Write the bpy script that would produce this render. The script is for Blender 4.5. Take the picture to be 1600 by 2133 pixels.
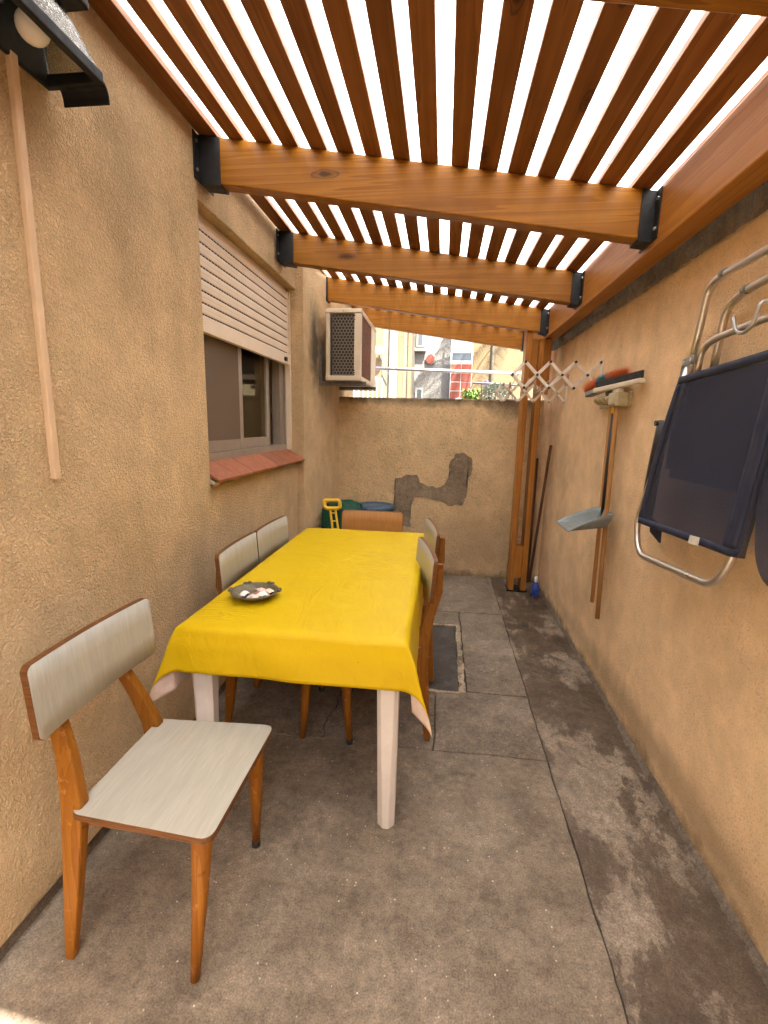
import bpy, bmesh, math, random
from mathutils import Vector, Matrix, noise
random.seed(7)
R = math.radians
for o in list(bpy.data.objects): bpy.data.objects.remove(o)
S = bpy.context.scene; COL = S.collection

# ------------------------------------------------------------------ camera
PX = {'f': 982.16, 'w': 1600, 'h': 2133}
def calib():
    VY = Vector((122, -181.5, PX['f'])).normalized()
    VZ = Vector((-121, 5233.5, PX['f'])).normalized()
    y = VY; z = -VZ; x = y.cross(z).normalized(); z = x.cross(y)
    # rows: world axes in camera coords (x right, y down, z forward)
    right = Vector((x[0], y[0], z[0])); down = Vector((x[1], y[1], z[1])); fwd = Vector((x[2], y[2], z[2]))
    return Matrix((( right[0], -down[0], -fwd[0]), (right[1], -down[1], -fwd[1]), (right[2], -down[2], -fwd[2])))
cam_d = bpy.data.cameras.new('camera'); cam = bpy.data.objects.new('camera', cam_d); COL.objects.link(cam)
cam.matrix_world = Matrix.Translation((0, 0, 1.45)) @ calib().to_4x4()
cam_d.sensor_fit = 'VERTICAL'; cam_d.sensor_height = 36; cam_d.lens = 36 * PX['f'] / PX['h']
cam_d.clip_start = .02; cam_d.clip_end = 500
S.camera = cam

# ------------------------------------------------------------------ light
SUN_EL = R(56); SUN_DIR = Vector((-.36, .93, 0)).normalized() * math.cos(SUN_EL) + Vector((0, 0, -math.sin(SUN_EL)))
sd = bpy.data.lights.new('sun', 'SUN'); sun = bpy.data.objects.new('sun', sd); COL.objects.link(sun)
sd.energy = 4.6; sd.angle = R(.53); sd.color = (1, .955, .88)
sun.rotation_euler = SUN_DIR.to_track_quat('-Z', 'Y').to_euler(); sun.location = (2, -4, 8)
W = bpy.data.worlds.new('World'); S.world = W; W.use_nodes = True
wn = W.node_tree; sky = wn.nodes.new('ShaderNodeTexSky'); sky.sky_type = 'NISHITA'; sky.sun_disc = False
sky.sun_elevation = SUN_EL; sky.sun_rotation = math.atan2(-SUN_DIR.x, -SUN_DIR.y); sky.dust_density = 2.5
wn.links.new(sky.outputs[0], wn.nodes['Background'].inputs[0]); wn.nodes['Background'].inputs[1].default_value = .15
S.view_settings.view_transform = 'Standard'; S.view_settings.look = 'None'
S.view_settings.exposure = 2.86; S.view_settings.gamma = 1
S.render.engine = 'CYCLES'
S.cycles.max_bounces = 9; S.cycles.diffuse_bounces = 6; S.cycles.transmission_bounces = 8; S.cycles.transparent_max_bounces = 8

# ------------------------------------------------------------------ material helpers
class NT:
    def __init__(s, name):
        s.m = bpy.data.materials.new(name); s.m.use_nodes = True; s.t = s.m.node_tree
        s.b = s.t.nodes['Principled BSDF']; s.out = s.t.nodes['Material Output']
        tc = s.t.nodes.new('ShaderNodeTexCoord'); s.co = tc.outputs['Object']
        s.rnd = None
    def n(s, ty, **kw):
        nd = s.t.nodes.new(ty)
        for k, v in kw.items():
            if k.startswith('i_'):
                key = k[2:]; key = int(key) if key.isdigit() else key.replace('_', ' ')
                s.set(nd.inputs[key], v)
            else: setattr(nd, k, v)
        return nd
    def set(s, sock, v):
        if isinstance(v, bpy.types.NodeSocket): s.t.links.new(v, sock)
        else:
            if sock.type == 'RGBA' and len(v) == 3: v = (*v, 1)
            sock.default_value = v
    def scale(s, v, co=None, off=None):
        mp = s.n('ShaderNodeMapping', i_Vector=co or s.co, i_Scale=v)
        if off: s.set(mp.inputs['Location'], off)
        return mp.outputs[0]
    def noise(s, sc, det=3, rough=.55, dist=0, co=None, col=False):
        nd = s.n('ShaderNodeTexNoise', i_Vector=co or s.co, i_Scale=sc, i_Detail=det, i_Roughness=rough, i_Distortion=dist)
        return nd.outputs['Color' if col else 'Fac']
    def vor(s, sc, co=None, feature='F1', out='Distance'):
        nd = s.n('ShaderNodeTexVoronoi', feature=feature, i_Vector=co or s.co, i_Scale=sc); return nd.outputs[out]
    def ramp(s, fac, *stops, interp='LINEAR'):
        nd = s.n('ShaderNodeValToRGB'); s.set(nd.inputs[0], fac); cr = nd.color_ramp; cr.interpolation = interp
        while len(cr.elements) < len(stops): cr.elements.new(.5)
        for e, (p, c) in zip(cr.elements, stops):
            e.position = p; e.color = (c, c, c, 1) if isinstance(c, (int, float)) else (*c, 1)
        return nd.outputs[0]
    def mix(s, fac, a, b, mode='MIX'):
        nd = s.n('ShaderNodeMix', data_type='RGBA', blend_type=mode)
        s.set(nd.inputs[0], fac); s.set(nd.inputs[6], a); s.set(nd.inputs[7], b); return nd.outputs[2]
    def math(s, op, a, b=0., c=None):
        nd = s.n('ShaderNodeMath', operation=op); s.set(nd.inputs[0], a); s.set(nd.inputs[1], b)
        if c is not None: s.set(nd.inputs[2], c)
        return nd.outputs[0]
    def sep(s, co=None):
        nd = s.n('ShaderNodeSeparateXYZ', i_0=co or s.co); return nd.outputs
    def rand(s):
        if not s.rnd: s.rnd = s.n('ShaderNodeObjectInfo').outputs['Random']
        return s.rnd
    def blob(s, c, rad, soft=1., co=None):
        """0..1 mask, 1 at centre c, falling to 0 at ellipsoid radii rad; edge broken by noise"""
        d = s.n('ShaderNodeVectorMath', operation='SUBTRACT', i_0=co or s.co, i_1=c).outputs[0]
        d = s.n('ShaderNodeVectorMath', operation='DIVIDE', i_0=d, i_1=rad).outputs[0]
        l = s.n('ShaderNodeVectorMath', operation='LENGTH', i_0=d).outputs['Value']
        l = s.math('ADD', l, s.math('MULTIPLY', s.math('SUBTRACT', s.noise(9, 5), .5), soft))
        return s.math('SMOOTHSTEP' if False else 'SUBTRACT', 1., s.ramp(l, (.25, 0.), (1., 1.)))
    def bump(s, h, strength=.5, dist=.01, nrm=None):
        nd = s.n('ShaderNodeBump', i_Height=h, i_Strength=strength, i_Distance=dist)
        if nrm: s.set(nd.inputs['Normal'], nrm)
        return nd.outputs[0]
    def fin(s, col=None, rough=None, nrm=None, metal=None, **kw):
        if col is not None: s.set(s.b.inputs['Base Color'], col)
        if rough is not None: s.set(s.b.inputs['Roughness'], rough)
        if nrm is not None: s.set(s.b.inputs['Normal'], nrm)
        if metal is not None: s.set(s.b.inputs['Metallic'], metal)
        for k, v in kw.items(): s.set(s.b.inputs[k.replace('_', ' ')], v)
        return s.m

def plain(name, col, rough=.6, metal=0, var=.12, nsc=30, bump=.15, bsc=120, **kw):
    t = NT(name)
    c2 = tuple(min(1, c * (1 + var)) for c in col); c1 = tuple(c * (1 - var) for c in col)
    c = t.ramp(t.noise(nsc, 4, .6), (.3, c1), (.7, c2))
    r = t.ramp(t.noise(nsc * .7, 4), (.3, max(0, rough - .1)), (.7, min(1, rough + .1)))
    return t.fin(c, r, t.bump(t.noise(bsc, 3), bump, .002), metal, **kw)

def stucco(name, base, stains=(), sc=1.0, strength=.9, rough_zone=None):
    t = NT(name)
    n1 = t.noise(105 * sc, 3, .55, .8); n2 = t.noise(260 * sc, 2, .6)
    h = t.math('ADD', t.ramp(n1, (.38, 0.), (.62, 1.)), t.math('MULTIPLY', n2, .5))
    big = t.noise(1.3, 5, .6); mid = t.noise(7, 4, .65)
    d = tuple(c * .80 for c in base); l = tuple(min(1, c * 1.08) for c in base)
    c = t.ramp(big, (.3, d), (.5, base), (.72, l))
    c = t.mix(1., c, t.ramp(mid, (.32, (.86, .85, .83)), (.68, (1.06, 1.06, 1.06))), 'MULTIPLY'); c = t.mix(1., c, t.ramp(n2, (.33, .88), (.67, 1.08)), 'MULTIPLY')
    c = t.mix(t.ramp(n1, (.32, .30), (.46, 0.)), c, tuple(x * .45 for x in base))
    drip = t.math('MULTIPLY', t.ramp(t.noise(1., 5, .6, 0, t.scale((9., 9., .8))), (.52, 0.), (.75, .34)), t.ramp(t.noise(.9, 3), (.40, 0.), (.62, 1.)))
    c = t.mix(drip, c, tuple(x * y for x, y in zip(base, (.62, .58, .52))))
    pw = t.ramp(t.noise(4.2, 6, .7, 0, t.scale((1., 1., 1.), None, (3., 9., 5.))), (.60, 0.), (.75, .4)); c = t.mix(pw, c, tuple(min(.92, x * 1.15) for x in base))
    ck = t.ramp(t.vor(1.1, t.n('ShaderNodeVectorMath', operation='ADD', i_0=t.co, i_1=t.n('ShaderNodeVectorMath', operation='SCALE', i_0=t.noise(3.5, 5, .6, 0, None, True), i_Scale=.5).outputs[0]).outputs[0], 'DISTANCE_TO_EDGE'), (.0, 1.), (.0035, 0.))
    c = t.mix(t.math('MULTIPLY', ck, t.ramp(t.noise(1.1, 2), (.5, 0.), (.62, .5))), c, tuple(x * .35 for x in base))
    grime = t.math('MULTIPLY', t.math('SUBTRACT', 1., t.ramp(n1, (.30, 0.), (.46, 1.))), t.ramp(t.noise(2.2, 4), (.45, 0.), (.7, .55)))
    c = t.mix(grime, c, tuple(x * .35 for x in base))
    # damp dirt climbing from the ground
    z = t.sep()[2]
    zz = t.math('ADD', z, t.math('MULTIPLY', t.math('SUBTRACT', t.noise(6, 5, .7), .5), .22))
    c = t.mix(t.ramp(zz, (.0, .75), (.07, 0.)), c, (.10, .065, .035))
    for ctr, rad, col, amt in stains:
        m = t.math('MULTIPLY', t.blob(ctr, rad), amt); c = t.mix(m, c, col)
    return t.fin(c, .93, t.bump(h, strength, .009), Specular_IOR_Level=.25)

def wood(name, axis, light, dark, ring=14, gloss=.45, knots=True, var=.5, scuff=0.):
    t = NT(name)
    off = t.n('ShaderNodeCombineXYZ', i_0=t.math('MULTIPLY', t.rand(), 37.), i_1=t.math('MULTIPLY', t.rand(), 91.), i_2=t.math('MULTIPLY', t.rand(), 53.)).outputs[0]
    co = t.n('ShaderNodeVectorMath', operation='ADD', i_0=t.co, i_1=off).outputs[0]
    st = [13., 13., 13.]; st[axis] = .32
    gco = t.scale(st, co)
    warp = t.noise(1.0, 3, .5, 0, gco)
    g = t.math('FRACT', t.math('MULTIPLY', warp, ring))
    g = t.ramp(g, (0., .0), (.75, .65), (.95, 1.), (1., 0.))
    fs = [420., 420., 420.]; fs[axis] = 9.
    fine = t.noise(1., 2, .5, 0, t.scale(fs, co))
    c = t.mix(t.math('MULTIPLY', g, .75), light, dark)
    c = t.mix(t.math('MULTIPLY', fine, .35), c, tuple(x * .55 for x in dark))
    if knots:
        ks = [5.5, 5.5, 5.5]; ks[axis] = 1.7
        kco = t.n('ShaderNodeVectorMath', operation='ADD', i_0=t.scale(ks, co), i_1=t.n('ShaderNodeVectorMath', operation='SCALE', i_0=t.noise(14, 3, .6, 0, co, True), i_Scale=.09).outputs[0]).outputs[0]
        v = t.vor(1., kco)
        kc = t.ramp(v, (.0, 1.), (.055, .9), (.085, .35), (.10, .75), (.115, .15), (.20, 0.))
        c = t.mix(kc, c, tuple(x * .25 for x in dark))
    shade = t.math('MULTIPLY_ADD', t.rand(), var, 1 - var * .6)
    c = t.n('ShaderNodeVectorMath', operation='SCALE', i_0=c, i_Scale=shade).outputs[0]
    c = t.mix(t.math('MULTIPLY', t.ramp(t.noise(3, 4, .6, 0, co), (.45, 0.), (.75, 1.)), .3), c, tuple(x * .5 for x in dark))
    if scuff:
        c = t.mix(t.math('MULTIPLY', t.ramp(t.noise(26, 6, .75, .4, co), (.60, 0.), (.68, 1.)), scuff), c, tuple(min(1, x * 1.5 + .05) for x in light))
        c = t.mix(t.math('MULTIPLY', t.ramp(t.noise(17, 6, .75, .6, co), (.61, 0.), (.70, 1.)), scuff), c, tuple(x * .3 for x in dark))
    r = t.ramp(fine, (.2, gloss - .08), (.8, gloss + .15))
    return t.fin(c, r, t.bump(t.math('ADD', fine, t.math('MULTIPLY', g, .4)), .25, .0015), Specular_IOR_Level=.16)

def concrete(name, base, wet=.0, wetscale=4., speck=True):
    t = NT(name)
    a = t.noise(1.9, 6, .65); b = t.noise(9, 5, .7); f = t.noise(190, 3, .65); g = t.noise(45, 4, .7)
    mul = lambda c_, fac, lo, hi, p0=.33, p1=.67: t.mix(1., c_, t.ramp(fac, (p0, lo), (p1, hi)), 'MULTIPLY')
    c = t.ramp(a, (.34, tuple(x * y for x, y in zip(base, (.70, .68, .66)))), (.5, base), (.64, tuple(x * y for x, y in zip(base, (1.24, 1.27, 1.30)))))
    c = mul(c, b, (.70, .68, .66), (1.28, 1.28, 1.28)); c = mul(c, g, (.80, .80, .80), (1.18, 1.18, 1.18)); c = mul(c, f, (.66, .66, .66), (1.34, 1.34, 1.34))
    blot = t.ramp(t.noise(4.5, 7, .74, .2), (.54, 0.), (.64, .62)); c = t.mix(blot, c, t.mix(1., c, (.45, .43, .41), 'MULTIPLY'))
    if speck:
        v = t.vor(52., feature='F1'); m = t.ramp(v, (.10, 1.), (.16, 0.))
        m = t.math('MULTIPLY', m, t.ramp(t.noise(30, 2), (.54, 0.), (.64, 1.)))
        c = t.mix(m, c, (.62, .55, .43))
    rough = t.ramp(b, (.3, .80), (.7, .96))
    if wet:
        wn_ = t.noise(wetscale, 8, .70, .2, t.scale((1.4, .75, 1)))
        w = t.ramp(t.math('ADD', wn_, t.math('MULTIPLY', t.math('SUBTRACT', g, .5), .12)), (1 - wet - .02, 0.), (1 - wet + .008, .85), (1 - wet + .08, 1.))
        c = t.mix(w, c, t.mix(1., c, (.42, .37, .32), 'MULTIPLY'))
        rough = t.mix(w, rough, (.55, .55, .55))
    h = t.math('ADD', t.math('MULTIPLY', f, .6), t.math('MULTIPLY', g, .7))
    return t, c, rough, t.bump(h, .6, .004)

M = {}
TAN = (.86, .62, .35)
SOOT = (.055, .05, .042)
M['stucco_left'] = stucco('stucco_left', TAN, [((-1.08, 1.62, 2.15), (.3, .22, .45), (.25, .17, .09), .32), ((-1.08, 1.25, 2.25), (.3, .14, .25), (.22, .15, .08), .32),
    ((-1.05, 3.84, 2.05), (.25, .16, .42), SOOT, .85), ((-1.03, 4.1, 1.9), (.25, .3, .35), SOOT, .4), ((-1.05, 2.0, .75), (.3, .16, .5), (.33, .23, .13), .3)])
M['stucco_right'] = stucco('stucco_right', (.88, .635, .375), [((.945, 1.9, .12), (.2, 2.2, .12), (.20, .14, .08), .5)], 1.25, .5)
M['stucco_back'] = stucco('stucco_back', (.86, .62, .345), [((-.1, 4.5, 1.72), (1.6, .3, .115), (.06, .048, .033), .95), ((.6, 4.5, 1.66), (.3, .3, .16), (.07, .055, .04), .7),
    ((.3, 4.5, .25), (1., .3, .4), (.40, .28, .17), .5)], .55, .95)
t, c, r, n = concrete('raw_render', (.17, .135, .10), 0, speck=False); M['raw_render'] = t.fin(c, r, t.bump(t.noise(45, 5, .7), .9, .012))
t, c, r, n = concrete('patch_cement', (.25, .19, .125), 0, speck=False); M['patch'] = t.fin(c, r, t.bump(t.math('ADD', t.noise(16, 4, .7, 1.), t.noise(60, 3)), .9, .012))
t, c, r, n = concrete('floor_concrete', (.205, .162, .114), .27, 1.7); M['floor'] = t.fin(c, r, n)
t, c, r, n = concrete('slab_concrete', (.19, .149, .107), .34, 2.6); M['slab'] = t.fin(c, r, n)
t, c, r, n = concrete('drain_concrete', (.225, .178, .128), .52, 2.6, False); M['drain'] = t.fin(c, r, n)
t, c, r, n = concrete('joint_dirt', (.075, .057, .04), 0, speck=False); M['joint'] = t.fin(c, .95, n)
t, c, r, n = concrete('manhole_cement', (.085, .075, .065), .5, 3., False); M['cover'] = t.fin(c, r, n)
PINE_L, PINE_D = (.345, .14, .012), (.20, .064, .004)
M['beam'] = wood('beam_wood', 0, PINE_L, PINE_D, 9, .38, True, .25)
M['slat'] = wood('slat_wood', 1, (.30, .115, .03), (.165, .054, .012), 8, .45, True, .35)
M['edge'] = wood('edge_beam_wood', 1, (.47, .20, .034), (.30, .105, .014), 8, .4, False, .2)
M['post'] = wood('post_wood', 2, (.48, .20, .04), (.27, .09, .014), 8, .42, True, .25)
M['chair_wood'] = wood('chair_leg_wood', 2, (.34, .13, .015), (.22, .072, .008), 8, .40, False, .25, .55)
M['ply_edge'] = wood('plywood_edge', 0, (.21, .085, .026), (.09, .035, .012), 20, .45, False, .2)
M['chair_back_wood'] = wood('back_veneer', 2, (.44, .215, .065), (.35, .15, .04), 16, .35, False, .1)
M['handle_wood'] = wood('handle_wood', 2, (.54, .29, .105), (.42, .20, .065), 6, .45, False, .35)
M['stick_wood'] = wood('stick_wood', 2, (.17, .09, .05), (.09, .045, .025), 6, .7, False, .3)
def laminate(name, axis, col=(.43, .405, .33)):
    t = NT(name)
    s1 = [160., 160., 160.]; s1[axis] = 12.; s2 = [38., 38., 38.]; s2[axis] = 4.
    f = t.noise(1., 3, .6, .6, t.scale(s1)); g = t.noise(1., 2, .5, 1.2, t.scale(s2))
    c = t.mix(t.ramp(f, (.35, 0.), (.65, .4)), col, tuple(x * .70 for x in col))
    c = t.mix(t.ramp(g, (.4, 0.), (.65, .45)), c, tuple(x * .74 for x in col))
    c = t.mix(t.math('MULTIPLY', t.ramp(t.noise(9, 5), (.58, 0.), (.75, 1.)), .3), c, (.42, .32, .2))
    return t.fin(c, .34, t.bump(f, .08, .0008))
M['lam_seat'] = laminate('laminate_seat', 1); M['lam_back'] = laminate('laminate_back', 2)
M['black_steel'] = plain('black_painted_steel', (.013, .013, .014), .5, 0, .35, 40, .2, 90, Specular_IOR_Level=.25)
M['black_plastic'] = plain('black_plastic', (.018, .018, .02), .4)
M['rubber'] = plain('black_rubber', (.015, .015, .016), .55)
M['white_paint'] = plain('white_painted_wood', (.66, .60, .53), .42, 0, .06, 12, .1, 60)
M['steel'] = plain('galvanised_steel', (.50, .50, .49), .42, .85, .12, 25)
M['alu'] = plain('dull_aluminium', (.66, .62, .57), .36, .95, .06, 18, .03, 200)
M['alu_brown'] = plain('anodised_frame', (.34, .285, .23), .38, .35, .08, 14)
M['shutter'] = plain('shutter_enamel', (.74, .63, .49), .42, 0, .06, 8, .08, 60)
M['duct'] = plain('cable_duct_paint', (.66, .47, .285), .55, 0, .08, 9, .1, 60)
M['dark_slot'] = plain('slot_dark', (.012, .011, .010), .8)
M['ac_body'] = plain('ac_enamel', (.60, .505, .37), .42, 0, .1, 12, .15, 70)
t = NT('rusted_coil'); nn = t.noise(40, 6, .7); c = t.ramp(nn, (.3, (.03, .010, .004)), (.5, (.12, .032, .007)), (.72, (.22, .075, .018)))
M['rust'] = t.fin(c, .9, t.bump(nn, .8, .006))
M['ac_dark'] = plain('ac_interior', (.035, .032, .03), .7)
M['mesh_wire'] = plain('hex_mesh_wire', (.36, .29, .21), .5, .2)
M['bracket_grey'] = plain('weathered_bracket', (.11, .10, .09), .6, .3, .3, 30)
def tile():
    t = NT('terracotta_tile'); n1 = t.noise(26, 5, .65); sh = t.math('MULTIPLY_ADD', t.rand(), .35, .8)
    c = t.ramp(n1, (.3, (.22, .062, .022)), (.6, (.31, .095, .036)), (.8, (.38, .14, .065)))
    c = t.n('ShaderNodeVectorMath', operation='SCALE', i_0=c, i_Scale=sh).outputs[0]
    return t.fin(c, .55, t.bump(n1, .2, .002))
M['tile'] = tile()
def cloth_mat(name, c1, c2, rough):
    t = NT(name)
    co2 = t.scale((3.2, 1.1, 2.))
    w1 = t.noise(3.0, 4, .55, 1.6, co2); w2 = t.noise(5.5, 2, .5, 1.2, t.scale((1., 2.6, 1.)))
    ridge = t.math('ABSOLUTE', t.math('SUBTRACT', w2, .5)); ridge = t.ramp(ridge, (0., 1.), (.07, 0.))
    area = t.math('MAXIMUM', t.blob((.18, .42, .75), (.42, .75, 1.), .6), t.math('MULTIPLY', t.blob((-.30, -.62, .75), (.2, .16, 1.), .6), .6))
    h = t.math('ADD', t.math('MULTIPLY', w1, .9), t.math('MULTIPLY', t.math('MULTIPLY', t.math('MULTIPLY', ridge, area), t.ramp(t.sep()[2], (.735, 0.), (.742, 1.))), .9))
    c = t.ramp(t.noise(5, 5, .6), (.3, c1), (.7, c2))
    sp = t.ramp(t.vor(7.), (.012, 1.), (.02, 0.)); c = t.mix(t.math('MULTIPLY', sp, .7), c, (.2, .08, .02))
    return t.fin(c, rough, t.bump(h, .4, .014), Specular_IOR_Level=.17)
M['oilcloth'] = cloth_mat('yellow_oilcloth', (.56, .37, .003), (.60, .405, .0045), .42)
M['cloth_back'] = plain('oilcloth_backing', (.66, .52, .44), .9)
M['bronze'] = plain('bronze_ceramic', (.12, .095, .05), .5, .1, .3, 40, .4, 60)
def shell(name, a, b):
    t = NT(name); c = t.ramp(t.noise(45, 3), (.35, a), (.65, b)); return t.fin(c, .45, t.bump(t.noise(120, 2), .3, .002))
M['shell_w'] = shell('white_shell', (.74, .68, .58), (.82, .78, .72)); M['shell_p'] = shell('pink_shell', (.56, .38, .31), (.76, .64, .57))
M['shell_o'] = shell('orange_shell', (.42, .14, .07), (.56, .25, .13)); M['shell_c'] = shell('cream_shell', (.72, .56, .38), (.80, .72, .58))
def mesh_fabric():
    t = NT('navy_mesh_fabric')
    w = t.math('MULTIPLY', t.n('ShaderNodeTexWave', wave_type='BANDS', bands_direction='Y', i_Vector=t.co, i_Scale=130.).outputs[0], t.n('ShaderNodeTexWave', wave_type='BANDS', bands_direction='Z', i_Vector=t.co, i_Scale=130.).outputs[0])
    c = t.ramp(t.noise(5, 5, .6), (.3, (.011, .019, .05)), (.72, (.025, .035, .075)))
    c = t.mix(t.math('MULTIPLY', t.ramp(t.noise(18, 6, .7), (.55, 0.), (.8, 1.)), .2), c, (.12, .10, .085))
    t.fin(c, .72, t.bump(w, .35, .0015)); tr = t.n('ShaderNodeBsdfTransparent'); mx = t.n('ShaderNodeMixShader', i_0=.38, i_1=t.b.outputs[0], i_2=tr.outputs[0]); t.t.links.new(mx.outputs[0], t.out.inputs[0]); return t.m
M['navy'] = mesh_fabric()
M['navy_hem'] = plain('navy_hem', (.012, .018, .045), .7)
M['tag'] = plain('care_tag', (.62, .60, .55), .8)
M['beige_plastic'] = plain('olive_beige_plastic', (.40, .34, .20), .45)
M['cream_plastic'] = plain('cream_plastic', (.62, .56, .44), .45)
M['grey_plastic'] = plain('grey_plastic', (.17, .195, .19), .4)
M['dryer'] = plain('dryer_plastic', (.68, .60, .50), .45)
M['cord'] = plain('pale_cord', (.70, .64, .55), .7)
M['peg'] = plain('wooden_peg', (.36, .23, .13), .7)
def bristle():
    t = NT('bristles'); y = t.math('ADD', t.sep()[1], t.math('MULTIPLY', t.math('SUBTRACT', t.noise(30, 2), .5), .05))
    c = t.ramp(t.math('MULTIPLY_ADD', y, 2.6, .5), (.0, (.80, .27, .09)), (.26, (.80, .27, .09)), (.56, (.80, .27, .09)), (.60, (.05, .34, .50)), (.82, (.05, .34, .50)), (.86, (.80, .27, .09)), interp='LINEAR')
    c = t.mix(t.ramp(t.noise(60, 3), (.55, 0.), (.75, .6)), c, (.40, .33, .28)); return t.fin(c, .6)
M['bristle'] = bristle()
M['green_tarp'] = cloth_mat('green_tarpaulin', (.010, .055, .035), (.016, .085, .052), .5)
M['blue_lid'] = plain('blue_plastic', (.035, .075, .12), .5, 0, .3, 30)
M['blue_bottle'] = plain('blue_bottle', (.03, .06, .30), .3)
M['white_plastic'] = plain('white_plastic', (.75, .73, .70), .4)
M['yellow_plastic'] = plain('yellow_plastic', (.76, .46, .015), .4, 0, .08)
t = NT('frosted_bulb'); M['bulb'] = t.fin((.80, .74, .68), .22, Subsurface_Weight=.3, Subsurface_Radius=(.02, .02, .02))
def glassy(name, col, rough, h=None, alpha=.25):
    t = NT(name); tr = t.n('ShaderNodeBsdfTransparent', i_Color=col); g = t.n('ShaderNodeBsdfGlossy', i_Roughness=rough, i_Color=(1, 1, 1))
    if h == 'ripple':
        w = t.n('ShaderNodeTexWave', wave_type='BANDS', bands_direction='DIAGONAL', i_Vector=t.co, i_Scale=55., i_Distortion=2.5).outputs[0]
        t.set(g.inputs['Normal'], t.bump(w, .8, .004))
    fr = t.n('ShaderNodeFresnel', i_IOR=1.5).outputs[0]
    mx = t.n('ShaderNodeMixShader', i_0=t.math('MULTIPLY', fr, .22) if alpha < 0 else t.math('ADD', fr, alpha), i_1=tr.outputs[0], i_2=g.outputs[0])
    t.t.links.new(mx.outputs[0], t.out.inputs[0]); return t.m
M['win_glass'] = glassy('window_glass', (.80, .80, .76), .02, None, -.015)
M['lamp_glass'] = glassy('rippled_glass', (.60, .57, .48), .12, 'ripple', .02)
M['curtain'] = plain('curtain_cloth', (.50, .42, .34), .9, 0, .15, 5)
M['room'] = plain('room_paint', (.24, .19, .14), .9)
def roofsheet():
    t = NT('translucent_roof_sheet'); n1 = t.noise(3.5, 6, .65); x = t.sep()[0]
    edge_shade_dirt = t.ramp(t.math('ADD', x, t.math('MULTIPLY', t.math('SUBTRACT', t.noise(5, 5, .7), .5), .3)), (.66, 0.), (.98, .7))
    c = t.ramp(n1, (.35, (.90, .90, .88)), (.7, (.84, .83, .79)))
    c = t.mix(edge_shade_dirt, c, (.36, .33, .29))  # greyer low edge: neighbouring wall's shade painted in, along with dirt
    c = t.mix(t.math('MULTIPLY', t.ramp(t.vor(5.), (.02, 1.), (.06, 0.)), .6), c, (.25, .2, .14))
    a = t.n('ShaderNodeBsdfTranslucent', i_Color=c); b = t.n('ShaderNodeBsdfDiffuse', i_Color=c)
    mx = t.n('ShaderNodeMixShader', i_0=.06, i_1=a.outputs[0], i_2=b.outputs[0]); t.t.links.new(mx.outputs[0], t.out.inputs[0]); return t.m
M['roof'] = roofsheet()
def ground_mat():
    t = NT('ground_soil'); n1 = t.noise(.8, 6, .6); return t.fin(t.ramp(n1, (.3, (.16, .13, .10)), (.7, (.27, .23, .18))), .95, t.bump(t.noise(20, 5), .5, .02))
M['ground'] = ground_mat()
M['cream_wall'] = stucco('cream_wall', (.18, .155, .115), (), .4, .2); M['white_wall'] = stucco('white_wall', (.235, .222, .198), (), .4, .2)
M['peach_wall'] = stucco('peach_wall', (.20, .128, .068), (), .4, .2)
M['grey_wall'] = stucco('grey_wall', (.20, .185, .16), [((-.3, 9, 3.0), (.6, 1, .5), (.30, .27, .21), .6)], .35, .5)
M['ochre_wall'] = stucco('ochre_wall', (.175, .128, .068), (), .35, .3)
def brick():
    t = NT('red_block'); n1 = t.noise(14, 5, .6); sh = t.math('MULTIPLY_ADD', t.rand(), .5, .7)
    c = t.ramp(n1, (.3, (.12, .02, .010)), (.7, (.19, .038, .017))); c = t.n('ShaderNodeVectorMath', operation='SCALE', i_0=c, i_Scale=sh).outputs[0]
    return t.fin(c, .85, t.bump(n1, .4, .006))
M['brick'] = brick(); M['mortar'] = plain('mortar', (.28, .25, .21), .95)
M['pane_sky_reflection'] = plain('pane_sky_reflection', (.18, .34, .50), .12); M['pane_dark'] = plain('pane_dark', (.05, .055, .06), .15); M['pane_white'] = plain('pane_white', (.7, .7, .68), .3)  # the blue pane has its sky reflection painted as base colour
M['red_clay'] = plain('red_clay', (.26, .045, .02), .7); M['rail'] = plain('rail_paint', (.33, .38, .42), .5)
def leafm(name, a, b):
    t = NT(name); c = t.ramp(t.math('ADD', t.math('MULTIPLY', t.rand(), .3), t.noise(14, 3)), (.35, a), (.85, b))
    return t.fin(c, .55, Subsurface_Weight=0.)
M['leaf_green'] = leafm('succulent_leaf', (.07, .13, .015), (.15, .23, .03)); M['leaf_grey'] = leafm('silver_leaf', (.13, .145, .105), (.25, .265, .21))
M['allium'] = leafm('allium_flower', (.20, .16, .32), (.34, .29, .48)); M['palm_leaf'] = leafm('palm_leaf', (.035, .08, .018), (.08, .14, .03))
M['bark'] = plain('palm_bark', (.12, .085, .055), .95, 0, .4, 12, .8, 20); M['pot'] = plain('clay_pot', (.36, .15, .08), .85)
M['pinkish'] = plain('pale_pink_ceramic', (.70, .55, .50), .5)

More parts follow.
